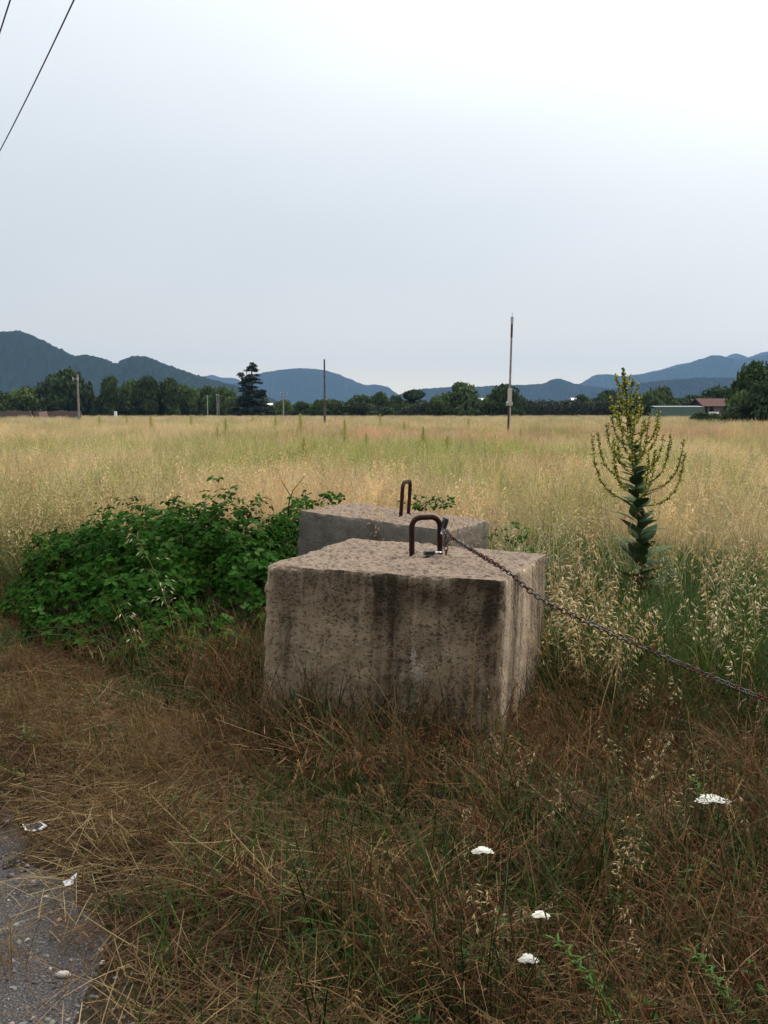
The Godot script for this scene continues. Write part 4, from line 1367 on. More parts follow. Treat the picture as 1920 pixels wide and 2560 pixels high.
func oat_patch(sd: int) -> ArrayMesh:
	var all := Mesher.new()
	rng.seed = sd
	for k in 22:
		var m := oat_mesh(sd * 50 + k, 12, 1.5)
		var a := m.surface_get_arrays(0)
		var o := Vector3(rng.randfn() * 0.45, 0, rng.randfn() * 0.45)
		var base := all.v.size()
		for p in a[Mesh.ARRAY_VERTEX]: all.v.append(p + o)
		all.c.append_array(a[Mesh.ARRAY_COLOR])
		for i in a[Mesh.ARRAY_INDEX]: all.ix.append(i + base)
	return all.mesh()

# dense tuft of dry stalks with narrow heads
func straw_mesh(sd: int, stalks: int, wide: float, hmin: float, hmax: float, head: float, thick := 0.0032) -> ArrayMesh:
	rng.seed = sd
	var b := Mesher.new()
	for k in stalks:
		var az := rnd(0, TAU)
		var o := Vector3(rng.randfn() * wide, 0, rng.randfn() * wide)
		var l := rnd(hmin, hmax)
		var p := arc(o, az, l, rnd(0.0, 0.35), rnd(0.1, 0.9), 4)
		var w := rnd(0.7, 1.15)
		b.blade(p, Vector3(-sin(az + 0.7), 0, cos(az + 0.7)), thick, Color(w * 0.9, w * 0.86, w * 0.75), 0.5)
		if rng.randf() < head:
			for s in 5:
				var q := along(p, lerpf(0.72, 1.0, s / 4.0))
				var d := Vector3(cos(az) * 0.5 + rng.randfn() * 0.5, rnd(-0.5, 0.9), sin(az) * 0.5 + rng.randfn() * 0.5).normalized()
				b.spindle(q, d, rnd(0.018, 0.034), 0.0052, Color(w * 1.1, w * 1.02, w * 0.92), 0.4)
	return b.mesh()

func green_mesh(sd: int, blades: int, wide: float, hmin: float, hmax: float, w: float) -> ArrayMesh:
	rng.seed = sd
	var b := Mesher.new()
	for k in blades:
		var az := rnd(0, TAU)
		var o := Vector3(rng.randfn() * wide, 0, rng.randfn() * wide)
		var p := arc(o, az, rnd(hmin, hmax), rnd(0.05, 0.55), rnd(0.2, 1.6), 4)
		var t := az + rnd(0.9, 2.2)
		var g := rnd(0.65, 1.3)
		b.blade(p, Vector3(cos(t), 0, sin(t)), w * rnd(0.6, 1.2), Color(g * rnd(0.85, 1.25), g, g * 0.95))
	return b.mesh()

# brome: fine reddish stalks that hang over with one-sided hairy heads
func brome_mesh(sd: int, stalks: int) -> ArrayMesh:
	rng.seed = sd
	var b := Mesher.new()
	var lean := rnd(0, TAU)
	for k in stalks:
		var az := lean + rnd(-1.2, 1.2)
		var o := Vector3(rng.randfn() * 0.04, 0, rng.randfn() * 0.04)
		var p := arc(o, az, rnd(0.22, 0.46), rnd(0.05, 0.4), rnd(0.9, 2.1), 6)
		var w := rnd(0.75, 1.2)
		b.blade(p, Vector3(-sin(az + 0.5), 0, cos(az + 0.5)), 0.002, Color(w, w * 0.95, w * 0.85), 0.7)
		for s in 9:
			var q := along(p, lerpf(0.6, 1.0, s / 8.0))
			var d := Vector3(cos(az) * 0.35 + rng.randfn() * 0.3, -1.0 + rnd(0, 0.9), sin(az) * 0.35 + rng.randfn() * 0.3).normalized()
			b.spindle(q, d, rnd(0.018, 0.04), 0.0034, Color(w * 1.1, w, w * 0.92), 0.3)
	return b.mesh()

# a handful of cut stalks lying about
func hay_mesh(sd: int, stalks: int) -> ArrayMesh:
	rng.seed = sd
	var b := Mesher.new()
	var way := rnd(0, TAU)
	for k in stalks:
		var az := way + rng.randfn() * 0.9
		var l := rnd(0.05, 0.26)
		var o := Vector3(rng.randfn() * 0.09, rnd(0.002, 0.04), rng.randfn() * 0.09)
		var p := arc(o, az, l, rnd(1.25, 1.75), rnd(-0.4, 0.5), 3)
		for i in p.size(): p[i].y = maxf(p[i].y, 0.002)
		var w := rnd(0.6, 1.3)
		b.blade(p, Vector3(-sin(az), rnd(-0.6, 0.6), cos(az)).normalized(), rnd(0.0016, 0.0034), Color(w, w * 0.96, w * 0.88), 0.6)
	return b.mesh()

# a short spike grass: single stalk with a tan cylindrical head
func spike_mesh(sd: int, h: float) -> ArrayMesh:
	rng.seed = sd
	var b := Mesher.new()
	var az := rnd(0, TAU)
	var p := arc(Vector3.ZERO, az, h, rnd(0.05, 0.3), rnd(0.0, 0.4), 6)
	b.tube(p, 0.0013, 0.0009, 3, Color(0.6, 0.62, 0.42))
	for s in 22:
		var u := lerpf(0.84, 1.0, s / 21.0)
		var q := along(p, u)
		var d := Vector3(rng.randfn() * 0.5, 1.0, rng.randfn() * 0.5).normalized()
		b.spindle(q, d, rnd(0.009, 0.014), 0.0035, Color(1.1, 0.98, 0.8) * rnd(0.8, 1.2), 0.4)
	return b.mesh()

func weed_mesh(sd: int) -> ArrayMesh:
	rng.seed = sd
	var b := Mesher.new()
	var p := arc(Vector3.ZERO, rnd(0, TAU), rnd(0.1, 0.22), rnd(0.1, 0.6), rnd(0, 0.8), 4)
	b.tube(p, 0.0015, 0.001, 3, Color(0.8, 0.9, 0.7))
	for k in 12:
		var a := k * 2.399
		var s := along(p, lerpf(0.1, 1.0, k / 11.0))
		b.leaf(s, Vector3(cos(a), rnd(0.0, 0.6), sin(a)).normalized(), Vector3.UP, rnd(0.018, 0.042), rnd(0.009, 0.018), Color.WHITE * rnd(0.8, 1.2), 0.2, 0.2, 3)
	return b.mesh()

# scatter a set of meshes as one thing of kind stuff
func sow(called: String, label: String, category: String, meshes: Array, mat: Material, seeds: Array) -> void:
	var t := thing(called, label, category, Vector3.ZERO, "", "stuff")
	var pl := []
	var ti := []
	for m in meshes:
		pl.append([])
		ti.append([])
	for i in seeds.size():
		pl[i % meshes.size()].append(seeds[i][0])
		ti[i % meshes.size()].append(seeds[i][1])
	for k in meshes.size():
		if pl[k].size(): swarm("tufts", meshes[k], mat, t, pl[k], ti[k])

func stand(x: float, z: float, s: float, tilt := 0.12) -> Transform3D:
	return Transform3D(Basis(Vector3(rng.randfn(), 0, rng.randfn()).normalized(), rnd(-tilt, tilt)) * Basis(Vector3.UP, rnd(0, TAU)).scaled_local(Vector3(s, s * rnd(0.85, 1.15), s)), Vector3(x, ground_y(x, z) - 0.01, z))

func patch(x: float, z: float, cx: float, cz: float, rx: float, rz: float) -> float:
	return exp(-pow((x - cx) / rx, 2.0) - pow((z - cz) / rz, 2.0))

# share of green in the field, and share of reddish brome
func green_share(x: float, z: float) -> float:
	var g := 0.26 + 0.5 * noise.get_noise_2d(x * 16.0, z * 7.0 + 500.0) + 1.0 * noise.get_noise_2d(x * 3.5 + 300.0, z * 1.6)
	g += 0.75 * patch(x, z, 0.5, -22.0, 3.6, 4.5) + 0.4 * patch(x, z, -3.0, -17.0, 2.6, 3.0) + 0.5 * patch(x, z, 4.0, -20.0, 2.5, 4.0)
	g += 0.4 * patch(x, z, -7.0, -30.0, 6.0, 8.0) + 0.5 * patch(x, z, -4.2, -9.0, 1.6, 2.2) + 0.35 * patch(x, z, 13.0, -31.0, 4.0, 4.0)
	return clampf(g, 0.0, 0.9)

func red_share(x: float, z: float) -> float:
	return clampf(0.12 + 0.7 * noise.get_noise_2d(x * 4.0, z * 2.0 + 900.0) + 1.0 * patch(x, z, 9.0, -42.0, 13.0, 11.0) + 0.3 * patch(x, z, 25.0, -60.0, 12.0, 18.0), 0.0, 0.85)

func field_spot(r0: float, r1: float) -> Vector2:
	var r := sqrt(rnd(r0 * r0, r1 * r1))
	var a := rnd(-0.56, 0.56)
	return Vector2(sin(a) * r, -cos(a) * r)

func build_field() -> void:
	var dry := plant_paint("dry oats", 0.8, 0.95, 0.25)
	var fresh := plant_paint("fresh grass", 0.6, 0.8, 0.3)
	var pale := Color(0.84, 0.74, 0.53)
	var gold := Color(0.72, 0.59, 0.35)
	var red := Color(0.66, 0.44, 0.31)
	var olive := Color(0.36, 0.40, 0.14)
	var oats := []
	for k in 7: oats.append(oat_mesh(1000 + k, 20, 1.15))
	var straws := []
	for k in 6: straws.append(straw_mesh(1100 + k, 22, 0.10, 0.45, 0.92, 0.6))
	var greens := []
	for k in 4: greens.append(green_mesh(1200 + k, 26, 0.09, 0.3, 0.62, 0.0065))
	# broader tussocks for the distance
	var oats_f := []
	for k in 4: oats_f.append(oat_patch(2000 + k))
	var straws_f := []
	for k in 5: straws_f.append(straw_mesh(2100 + k, 100, 0.42, 0.45, 0.92, 0.45))
	var greens_f := []
	for k in 3: greens_f.append(green_mesh(2200 + k, 90, 0.40, 0.3, 0.62, 0.008))
	var fo := []
	var fs := []
	var fg := []
	rng.seed = 2024
	var so := []
	var ss := []
	var sg := []
	# bands: [near, far, oats, straws, greens]
	for b in [[4.0, 9.0, 800, 300, 5600], [9.0, 16.0, 5200, 6500, 3600], [16.0, 32.0, 6500, 10000, 7500], [32.0, 70.0, 2600, 6500, 4200], [70.0, 240.0, 5000, 13000, 5200]]:
		for kind in 3:
			for i in b[2 + kind]:
				var q := field_spot(b[0], b[1])
				var x := q.x
				var z := q.y
				var inn := field_in(x, z) + noise.get_noise_2d(x * 30.0, z * 30.0) * 0.7
				if inn < 0.0 or not free_spot(x, z): continue
				if mound_h(x, z) > 0.25 and rng.randf() < 0.93: continue
				if verge(x, z) < 1.3: continue
				var g := green_share(x, z)
				var r := red_share(x, z)
				var far := clampf(-z / 60.0, 0.0, 1.0)
				if kind == 2:
					# green shows where the dry growth is thin
					var near_green := 0.95 if inn < 2.2 else 0.0
					if rng.randf() > maxf(g, near_green): continue
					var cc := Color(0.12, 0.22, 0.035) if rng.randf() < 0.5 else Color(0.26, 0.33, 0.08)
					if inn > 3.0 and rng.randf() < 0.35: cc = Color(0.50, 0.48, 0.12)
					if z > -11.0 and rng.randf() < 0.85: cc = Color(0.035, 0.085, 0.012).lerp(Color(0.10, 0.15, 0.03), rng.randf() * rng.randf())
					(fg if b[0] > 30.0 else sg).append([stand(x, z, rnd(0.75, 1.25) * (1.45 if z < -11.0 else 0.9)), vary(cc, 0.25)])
					continue
				if rng.randf() < g * 0.85: continue
				var c := pale.lerp(gold, rng.randf())
				if rng.randf() < r: c = c.lerp(red, rnd(0.5, 1.0))
				if rng.randf() < g * 0.8: c = c.lerp(olive, rnd(0.3, 0.9))
				var mottle := 1.0 + 0.4 * noise.get_noise_2d(x * 26.0 + 40.0, z * 11.0)
				c = vary(Color(c.r * mottle, c.g * mottle, c.b * mottle), 0.2)
				var s := rnd(0.82, 1.12) * (0.72 if kind == 1 and inn < 1.2 else 1.0) * lerpf(1.0, 0.88, far)
				# the ground by the tall pole is grazed shorter
				if absf(x - 6.7) < 2.5 and absf(z + 46.0) < 5.0: s *= 0.6
				if absf(x + z * 0.297) < 0.22 and z > -6.6: s *= 0.7
				if kind == 0: (fo if b[0] > 30.0 else so).append([stand(x, z, s, 0.2), c])
				else: (fs if b[0] > 30.0 else ss).append([stand(x, z, s, 0.15), c])
	sow("oat_grass", "pale ripe wild oats with hanging seeds across the field", "grass", oats, dry, so)
	sow("dry_grass", "straw coloured dry grass filling the field", "grass", straws, dry, ss)
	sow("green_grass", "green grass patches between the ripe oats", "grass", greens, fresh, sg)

	sow("far_oats", "pale ripe oats in the distant part of the field", "grass", oats_f, dry, fo)
	sow("far_straw", "straw coloured dry grass in the distant part of the field", "grass", straws_f, dry, fs)
	sow("far_green", "green and yellowish grass patches in the distant field", "grass", greens_f, fresh, fg)

	# small mulleins far out in the field
	var leafm := plant_paint("far mullein", 0.8, 0.3, 0.2)
	rng.seed = 91
	var b := Mesher.new()
	b.tube(PackedVector3Array([Vector3.ZERO, Vector3(0.02, 0.8, 0), Vector3(0, 1.5, 0)]), 0.016, 0.006, 5, Color(0.10, 0.13, 0.05))
	var stem_m := b.mesh()
	b = Mesher.new()
	for k in 26:
		var a := k * 2.4
		b.leaf(Vector3(0, 0.1 + k * 0.03, 0), Vector3(cos(a), 0.6, sin(a)).normalized(), Vector3.UP, lerpf(0.26, 0.08, k / 25.0), 0.08, Color(0.06, 0.10, 0.04), 0.2, 0.3, 3)
	var leaf_m := b.mesh()
	b = Mesher.new()
	for k in 420:
		var h := rnd(0.75, 1.62)
		var w := lerpf(0.26, 0.02, (h - 0.75) / 0.87)
		b.spindle(Vector3(rng.randfn() * w * 0.55, h, rng.randfn() * w * 0.55), Vector3(rng.randfn() * 0.3, 1, rng.randfn() * 0.3).normalized(), 0.06, 0.022, Color(0.50, 0.46, 0.13) * rnd(0.7, 1.1))
	var flow_m := b.mesh()
	var spots := [[760, 21, 0.9], [1058, 26, 1.0], [1118, 24, 0.9], [862, 31, 1.15], [752, 44, 1.3], [380, 46, 1.25], [566, 40, 1.2], [633, 62, 1.2], [252, 66, 1.2], [320, 75, 1.1], [480, 58, 1.3], [916, 30, 0.8], [1300, 34, 0.8], [1340, 40, 0.8], [1205, 37, 0.8], [690, 52, 1.2], [1010, 48, 1.0], [545, 36, 0.95], [950, 60, 1.2], [1170, 55, 1.1]]
	for s in spots:
		var x := bench(s[0], s[1])
		var t := thing("field_mullein", "small far-off yellow mullein rising out of the dry field", "plant", Vector3(x, ground_y(x, -s[1]), -s[1]), "mulleins far out in the field")
		t.rotation.y = rnd(0, TAU)
		t.scale = Vector3.ONE * s[2] * 0.68
		part("stem", stem_m, leafm, t)
		part("leaf_spiral", leaf_m, leafm, t)
		tag(part("flower_spike", flow_m, leafm, t), "", "", "", "stuff")

# ------------------------------------------------------------------ mown verge and rough grass
func build_verge() -> void:
	var dry := plant_paint("dead verge grass", 0.85, 0.4, 0.2)
	var fresh := plant_paint("green verge grass", 0.6, 0.45, 0.3)
	var hay := []
	for k in 7: hay.append(hay_mesh(1300 + k, 34))
	var brome := []
	for k in 7: brome.append(brome_mesh(1400 + k, 9))
	var greens := []
	for k in 6: greens.append(green_mesh(1500 + k, 14, 0.06, 0.14, 0.48, 0.0064))
	var shorts := []
	for k in 4: shorts.append(green_mesh(1550 + k, 16, 0.045, 0.07, 0.19, 0.0055))
	var straws := []
	for k in 5: straws.append(straw_mesh(1600 + k, 11, 0.08, 0.18, 0.48, 0.3, 0.0044))
	var spikes := []
	for k in 5: spikes.append(spike_mesh(1650 + k, rnd(0.28, 0.46)))
	var weeds := []
	for k in 4: weeds.append(weed_mesh(1700 + k))
	rng.seed = 606
	var sh := []
	var sb := []
	var sg := []
	var sq := []
	var ss := []
	var sp := []
	var sw := []
	for i in 42000:
		var x := rnd(-4.6, 3.4)
		var z := rnd(-9.2, -1.25)
		if absf(x) > 0.75 * -z + 0.4: continue
		if not free_spot(x, z): continue
		var v := verge(x, z) + noise.get_noise_2d(x * 22.0, z * 22.0) * 0.12
		if v < -0.5: continue
		var mh := mound_h(x, z)
		var n1 := noise.get_noise_2d(x * 18.0, z * 18.0)
		var n2 := noise.get_noise_2d(x * 9.0 + 70.0, z * 9.0)
		var fin := field_in(x, z)
		# mown strip
		var mown := smoothstep(1.28, 0.95, v) * smoothstep(-1.9, -2.9, z + n2 * 0.5)
		if v < 0.45: mown = maxf(mown, smoothstep(0.5, 0.25, v))
		var roll := rng.randf()
		if mh > 0.42: continue
		if rng.randf() < mown:
			var lay := pow(smoothstep(-0.55, 0.42, v), 2.0)
			if Vector2(x + 1.335, z + 3.20).length() < 0.11 or Vector2(x + 1.065, z + 2.80).length() < 0.09: continue
			if roll < 0.385 * lay:
				var c := Color(0.155, 0.10, 0.05).lerp(Color(0.066, 0.036, 0.02), clampf(0.5 + n1 * 2.0, 0.0, 1.0))  # hay browns deepened to imitate shade lying on the verge
				if rng.randf() < 0.12: c = Color(0.30, 0.23, 0.12)
				var tr := stand(x, z, rnd(0.8, 1.3), 0.15)
				tr.origin.y += rnd(0.0, 0.03)
				sh.append([tr, vary(c, 0.25)])
			elif roll < 0.41 * lay + 0.26 * lay * clampf(n2 * 4.0 - 0.2, 0.0, 1.0):
				sq.append([stand(x, z, rnd(0.7, 1.3)), vary(Color(0.04, 0.088, 0.012), 0.3)])
			elif roll < 0.53 * lay:
				ss.append([stand(x, z, rnd(0.4, 0.7), 0.5), vary(Color(0.20, 0.13, 0.06), 0.25)])
			elif roll < 0.545 * lay and n2 > 0.0:
				sw.append([stand(x, z, rnd(0.6, 1.0)), vary(Color(0.05, 0.12, 0.02), 0.2)])
			continue
		if fin > 0.7: continue
		# rough uncut grass
		var brown := clampf(0.40 + n1 * 1.5 + 0.16 * clampf(x, -1.0, 1.2), 0.06, 0.92)
		var by_block := in_quad(x, z, block_a, 0.42)
		var s := rnd(0.7, 1.15) * (0.42 if by_block else (0.68 if in_quad(x, z, block_a, 0.95) else 1.0))
		if roll < 0.21:
			if rng.randf() > brown: continue
			var c := Color(0.20, 0.098, 0.052).lerp(Color(0.23, 0.14, 0.075), rng.randf())
			if rng.randf() < 0.25: c = Color(0.11, 0.045, 0.026)
			sb.append([stand(x, z, s, 0.35), vary(c, 0.25)])
		elif roll < 0.44:
			if rng.randf() < brown * 0.55: continue
			sg.append([stand(x, z, s, 0.3), vary(Color(0.014, 0.036, 0.005).lerp(Color(0.045, 0.085, 0.012), rng.randf()), 0.3)])
		elif roll < 0.53:
			ss.append([stand(x, z, s * 0.95, 0.45), vary(Color(0.27, 0.175, 0.085).lerp(Color(0.09, 0.05, 0.028), rng.randf()), 0.25)])
		elif roll < 0.60:
			var tr := stand(x, z, rnd(0.8, 1.4), 0.5)
			tr.origin.y += rnd(0.0, 0.12)
			sh.append([tr, vary(Color(0.11, 0.065, 0.034).lerp(Color(0.32, 0.23, 0.12), rng.randf() * rng.randf()), 0.3)])
		elif roll < 0.613:
			sp.append([stand(x, z, rnd(0.7, 1.1), 0.3), vary(Color(0.50, 0.37, 0.19), 0.2)])
		elif roll < 0.64 and n2 > -0.15:
			sw.append([stand(x, z, rnd(0.6, 1.2)), vary(Color(0.032, 0.10, 0.012), 0.25)])
	sow("hay", "brown cut hay lying matted on the mown verge", "hay", hay, dry, sh)
	sow("brome_grass", "reddish brown drooping dry grass in front of the block", "grass", brome, dry, sb)
	sow("verge_grass", "dark green rough grass around the foreground block", "grass", greens, fresh, sg)
	sow("short_grass", "short green grass shoots in the mown hay", "grass", shorts, fresh, sq)
	sow("verge_straw", "thin upright dry stalks among the rough grass", "grass", straws, dry, ss)
	sow("spike_grass", "scattered tan spike heads above the rough grass", "grass", spikes, dry, sp)
	sow("weeds", "small leafy green weeds in the rough grass", "weeds", weeds, fresh, sw)

	# oats standing close by, right of the block and along the chain
	var oats := []
	for k in 7: oats.append(oat_mesh(1800 + k, 15, 1.4))
	var od := plant_paint("near oats", 0.75, 0.5, 0.3)
	rng.seed = 4242
	var so := []
	for i in 620:
		var x := rnd(0.85, 3.6)
		var z := rnd(-6.4, -3.6)
		var f := field_in(x, z)
		if not free_spot(x, z) or f < -0.75 or f > 1.8: continue
		if rng.randf() > 0.62: continue
		if f < 0.0 and rng.randf() < 0.5: continue
		if rng.randf() < 0.2: continue
		so.append([stand(x, z, rnd(0.55, 0.85) * (0.72 if absf(x + z * 0.297) < 0.22 + 0.1 * rng.randf() else 1.0), 0.25), vary(Color(0.74, 0.63, 0.40), 0.18)])
	for i in 60:
		var fx := rnd(0.2, 1.7)
		var fz := rnd(-3.6, -2.1)
		so.append([stand(fx, fz, rnd(0.3, 0.5), 0.5), vary(Color(0.52, 0.40, 0.23), 0.2)])
	for i in 42:
		so.append([stand(rnd(0.93, 1.22), rnd(-4.85, -4.3), rnd(0.5, 0.88), 0.2), vary(Color(0.70, 0.56, 0.32), 0.18)])
	for i in 520:
		var x := rnd(-5.0, -2.2)
		var z := rnd(-9.5, -6.4)
		if mound_h(x, z) > 0.5 or verge(x, z) < 1.25: continue
		so.append([stand(x, z, rnd(0.7, 1.0), 0.2), vary(Color(0.58, 0.46, 0.22), 0.2)])
	# green growth under them
	var tall := []
	for k in 4: tall.append(green_mesh(1900 + k, 20, 0.09, 0.3, 0.75, 0.0065))
	var sl := []
	for i in 900:
		var x := rnd(-5.0, -2.2)
		var z := rnd(-9.5, -6.4)
		if mound_h(x, z) > 0.5 or verge(x, z) < 1.2: continue
		sl.append([stand(x, z, rnd(0.6, 1.1), 0.2), vary(Color(0.05, 0.10, 0.02).lerp(Color(0.15, 0.17, 0.05), rng.randf()), 0.25)])
	for i in 2600:
		var x := rnd(0.7, 4.2)
		var z := rnd(-7.5, -3.9)
		var f := field_in(x, z)
		if not free_spot(x, z) or f < -0.5: continue
		sl.append([stand(x, z, rnd(0.45, 0.9), 0.2), vary(Color(0.018, 0.05, 0.006).lerp(Color(0.05, 0.095, 0.014), rng.randf()), 0.25)])
	sow("tall_green_grass", "dark green grass standing under the near oats", "grass", tall, fresh, sl)
	sow("near_oats", "pale wild oats with large hanging seeds close behind the chain", "grass", oats, od, so)

# ------------------------------------------------------------------ plants one can point at
func build_single_plants() -> void:
	var od := plant_paint("single oat", 0.75, 0.5, 0.3)
	od.albedo_color = Color(0.66, 0.58, 0.38).linear_to_srgb()
	var stalk := plant_paint("ochre stalk", 0.8, 0.3, 0.25)
	stalk.albedo_color = Color(0.50, 0.29, 0.09).linear_to_srgb()
	var green := plant_paint("green sprig", 0.6, 0.4, 0.3)
	green.albedo_color = Color(0.14, 0.22, 0.09).linear_to_srgb()
	var tan := plant_paint("tan spike", 0.8, 0.4, 0.25)
	tan.albedo_color = Color(0.55, 0.40, 0.20).linear_to_srgb()

	# oat plant in front of the brambles: stalk and seed head apart
	for k in 2:
		var at := [Vector3(-1.22, 0.0, -5.15), Vector3(-1.42, 0.0, -5.05)][k] as Vector3
		var t := thing("oat_plant", ["pale oat plant with white seeds in front of the brambles", "shorter oat plant with few seeds low before the brambles"][k], "plant", at, "single oat plants")
		rng.seed = 3300 + k
		var h := [0.92, 0.52][k] as float
		var p := arc(Vector3.ZERO, PI * 0.9, h, 0.03, 0.5, 8)
		var b := Mesher.new()
		b.smooth = false
		b.tube(p, 0.0022, 0.001, 4, Color(0.45, 0.55, 0.35))
		part("stalk", b.mesh(), od, t)
		b = Mesher.new()
		for s in [26, 12][k]:
			var u := lerpf(0.5, 1.0, rng.randf())
			var a := rnd(0, TAU)
			var q := arc(along(p, u), a, rnd(0.03, 0.10), 0.8, 1.2, 2)
			b.blade(q, Vector3(-sin(a), 0, cos(a)), 0.0012, Color(0.7, 0.7, 0.6), 0.8)
			b.spindle(q[2], Vector3(cos(a) * 0.7, rnd(-1, -0.1), sin(a) * 0.7).normalized(), 0.036, 0.0075, Color(1.15, 1.1, 1.0), 0.4)
		tag(part("seed_head", b.mesh(), od, t), "", "", "", "stuff")

	# bent ochre stalk in front of the block face
	var t1 := thing("bent_stalk", "single ochre dry stalk bent over before the stained block", "plant", Vector3(0.385, 0, -3.83))
	var b1 := Mesher.new()
	b1.tube(PackedVector3Array([Vector3(-0.005, 0, 0), Vector3(0.005, 0.25, 0), Vector3(0.02, 0.62, -0.01), Vector3(0.035, 0.66, -0.01)]), 0.0028, 0.0022, 5, Color.WHITE)
	part("stalk", b1.mesh(), stalk, t1)
	b1 = Mesher.new()
	b1.blade(PackedVector3Array([Vector3(0.035, 0.66, -0.01), Vector3(0.005, 0.655, -0.01), Vector3(-0.035, 0.615, 0.0)]), Vector3(0, 0.7, 0.7), 0.004, Color(0.8, 0.75, 0.7))
	part("bent_tip", b1.mesh(), stalk, t1)

	# pair of leaning straw stems right of the block
	for k in 2:
		var t := thing("leaning_straw", ["left one of two long golden straws leaning behind the chain", "right one of two long golden straws leaning behind the chain"][k], "plant", Vector3(0.93 + 0.09 * k, 0, -3.9 - 0.05 * k), "long golden straws")
		var b := Mesher.new()
		b.tube(PackedVector3Array([Vector3(0, 0, 0), Vector3(0.08 - 0.03 * k, 0.3, -0.05), Vector3(0.19 - 0.09 * k, 0.62, -0.1)]), 0.0032, 0.0022, 5, Color.WHITE)
		part("stalk", b.mesh(), tan, t)
		b = Mesher.new()
		b.blade(PackedVector3Array([Vector3(0.19 - 0.09 * k, 0.62, -0.1), Vector3(0.21 - 0.09 * k, 0.6, -0.08), Vector3(0.22 - 0.07 * k, 0.5, -0.05)]), Vector3(0, 0, 1), 0.005, Color.WHITE)
		part("broken_tip", b.mesh(), tan, t)

	# green sprig with a forked top against the left of the block
	var t2 := thing("green_sprig", "thin pale green sprig with forked tip before the block's left side", "plant", Vector3(-0.385, 0, -3.75))
	var b2 := Mesher.new()
	b2.tube(PackedVector3Array([Vector3(0.1, 0, 0.05), Vector3(0.05, 0.13, 0.02), Vector3(0.02, 0.25, 0), Vector3(-0.005, 0.33, 0), Vector3(0.0, 0.40, 0)]), 0.0024, 0.0014, 5, Color.WHITE)
	part("stem", b2.mesh(), green, t2)
	for q in [[Vector3(-0.005, 0.33, 0), Vector3(-0.04, 0.29, 0), Vector3(-0.05, 0.25, 0)], [Vector3(0, 0.38, 0), Vector3(0.05, 0.36, 0.01), Vector3(0.09, 0.335, 0.01)], [Vector3(0, 0.40, 0), Vector3(-0.006, 0.43, 0), Vector3(-0.01, 0.44, 0)]]:
		var b := Mesher.new()
		b.tube(PackedVector3Array(q), 0.0016, 0.0008, 4, Color.WHITE)
		part("twig", b.mesh(), green, t2)

	# spike heads standing clear
	var sp := [[893, 1962, 3.1, "tan spike of grass, left of the two before the block's middle"], [951, 1965, 3.1, "upright tan spike of grass, right of the two before the block's middle"], [745, 1905, 3.3, "tan grass spike below the green forked sprig"], [1290, 1765, 3.5, "pale drooping oat spike at the block's near corner"]]
	for k in sp.size():
		var q: Array = sp[k]
		rng.seed = 3400 + k
		var u := Vector3((q[0] - 960.0) / 2217.0, -(q[1] - 1280.0) / 2217.0, -1.0)
		u = Vector3(u.x, u.y * cos(-0.1123) - u.z * sin(-0.1123), u.y * sin(-0.1123) + u.z * cos(-0.1123))
		var tip: Vector3 = Vector3(0, 1.6, 0) + u * (q[2] / -u.z)
		var t := thing("grass_spike", q[3], "plant", Vector3(tip.x + rnd(-0.03, 0.03), 0, tip.z), "single grass spikes")
		var top: Vector3 = tip - t.position
		var p := stem_curve(Vector3.ZERO, top, 8, Vector3(0.02, 0, 0))
		var b := Mesher.new()
		b.tube(p, 0.0015, 0.001, 4, Color(0.5, 0.55, 0.35))
		part("stalk", b.mesh(), tan, t)
		b = Mesher.new()
		for s in 30:
			var c := along(p, lerpf(0.8, 1.0, s / 29.0))
			b.spindle(c, Vector3(rng.randfn() * 0.4, 1.0, rng.randfn() * 0.4).normalized(), 0.014, 0.0042, Color(1.2, 1.1, 0.95) * rnd(0.8, 1.1), 0.4)
		tag(part("seed_head", b.mesh(), tan, t), "", "", "", "stuff")

	# white umbels
	var white := plant_paint("white petals", 0.7, 0.4, 0.3)
	white.albedo_color = Color(0.74, 0.74, 0.66).linear_to_srgb()
	var ym := [[1780, 1998, 2.95, 0.045, "large white flower head in the grass near the right edge"], [1206, 2128, 2.55, 0.022, "small white flower head below the block's near corner"], [1352, 2290, 2.3, 0.016, "smallest white flower head, upper of two low on the right"], [1320, 2400, 2.12, 0.017, "white flower head, the lowest in the foreground grass"]]
	for k in ym.size():
		var q: Array = ym[k]
		rng.seed = 3500 + k
		var u := Vector3((q[0] - 960.0) / 2217.0, -(q[1] - 1280.0) / 2217.0, -1.0)
		u = Vector3(u.x, u.y * cos(-0.1123) - u.z * sin(-0.1123), u.y * sin(-0.1123) + u.z * cos(-0.1123))
		var tip: Vector3 = Vector3(0, 1.6, 0) + u * (q[2] / -u.z)
		var t := thing("yarrow_flower", q[4], "flower", Vector3(tip.x, 0, tip.z - 0.03), "white flower heads in the grass")
		var top: Vector3 = tip - t.position
		var b := Mesher.new()
		b.tube(stem_curve(Vector3.ZERO, top - Vector3(0, 0.02, 0), 6, Vector3(0.015, 0, 0)), 0.0018, 0.0014, 5, Color.WHITE)
		part("stem", b.mesh(), green, t)
		b = Mesher.new()
		for i in 9:
			var a := i * 2.399
			var e: Vector3 = top + Vector3(cos(a), 0, sin(a)) * q[3] * 0.6 * sqrt(i / 9.0)
			b.tube(PackedVector3Array([top - Vector3(0, 0.02, 0), e]), 0.0009, 0.0007, 3, Color.WHITE)
		part("rays", b.mesh(), green, t)
		b = Mesher.new()
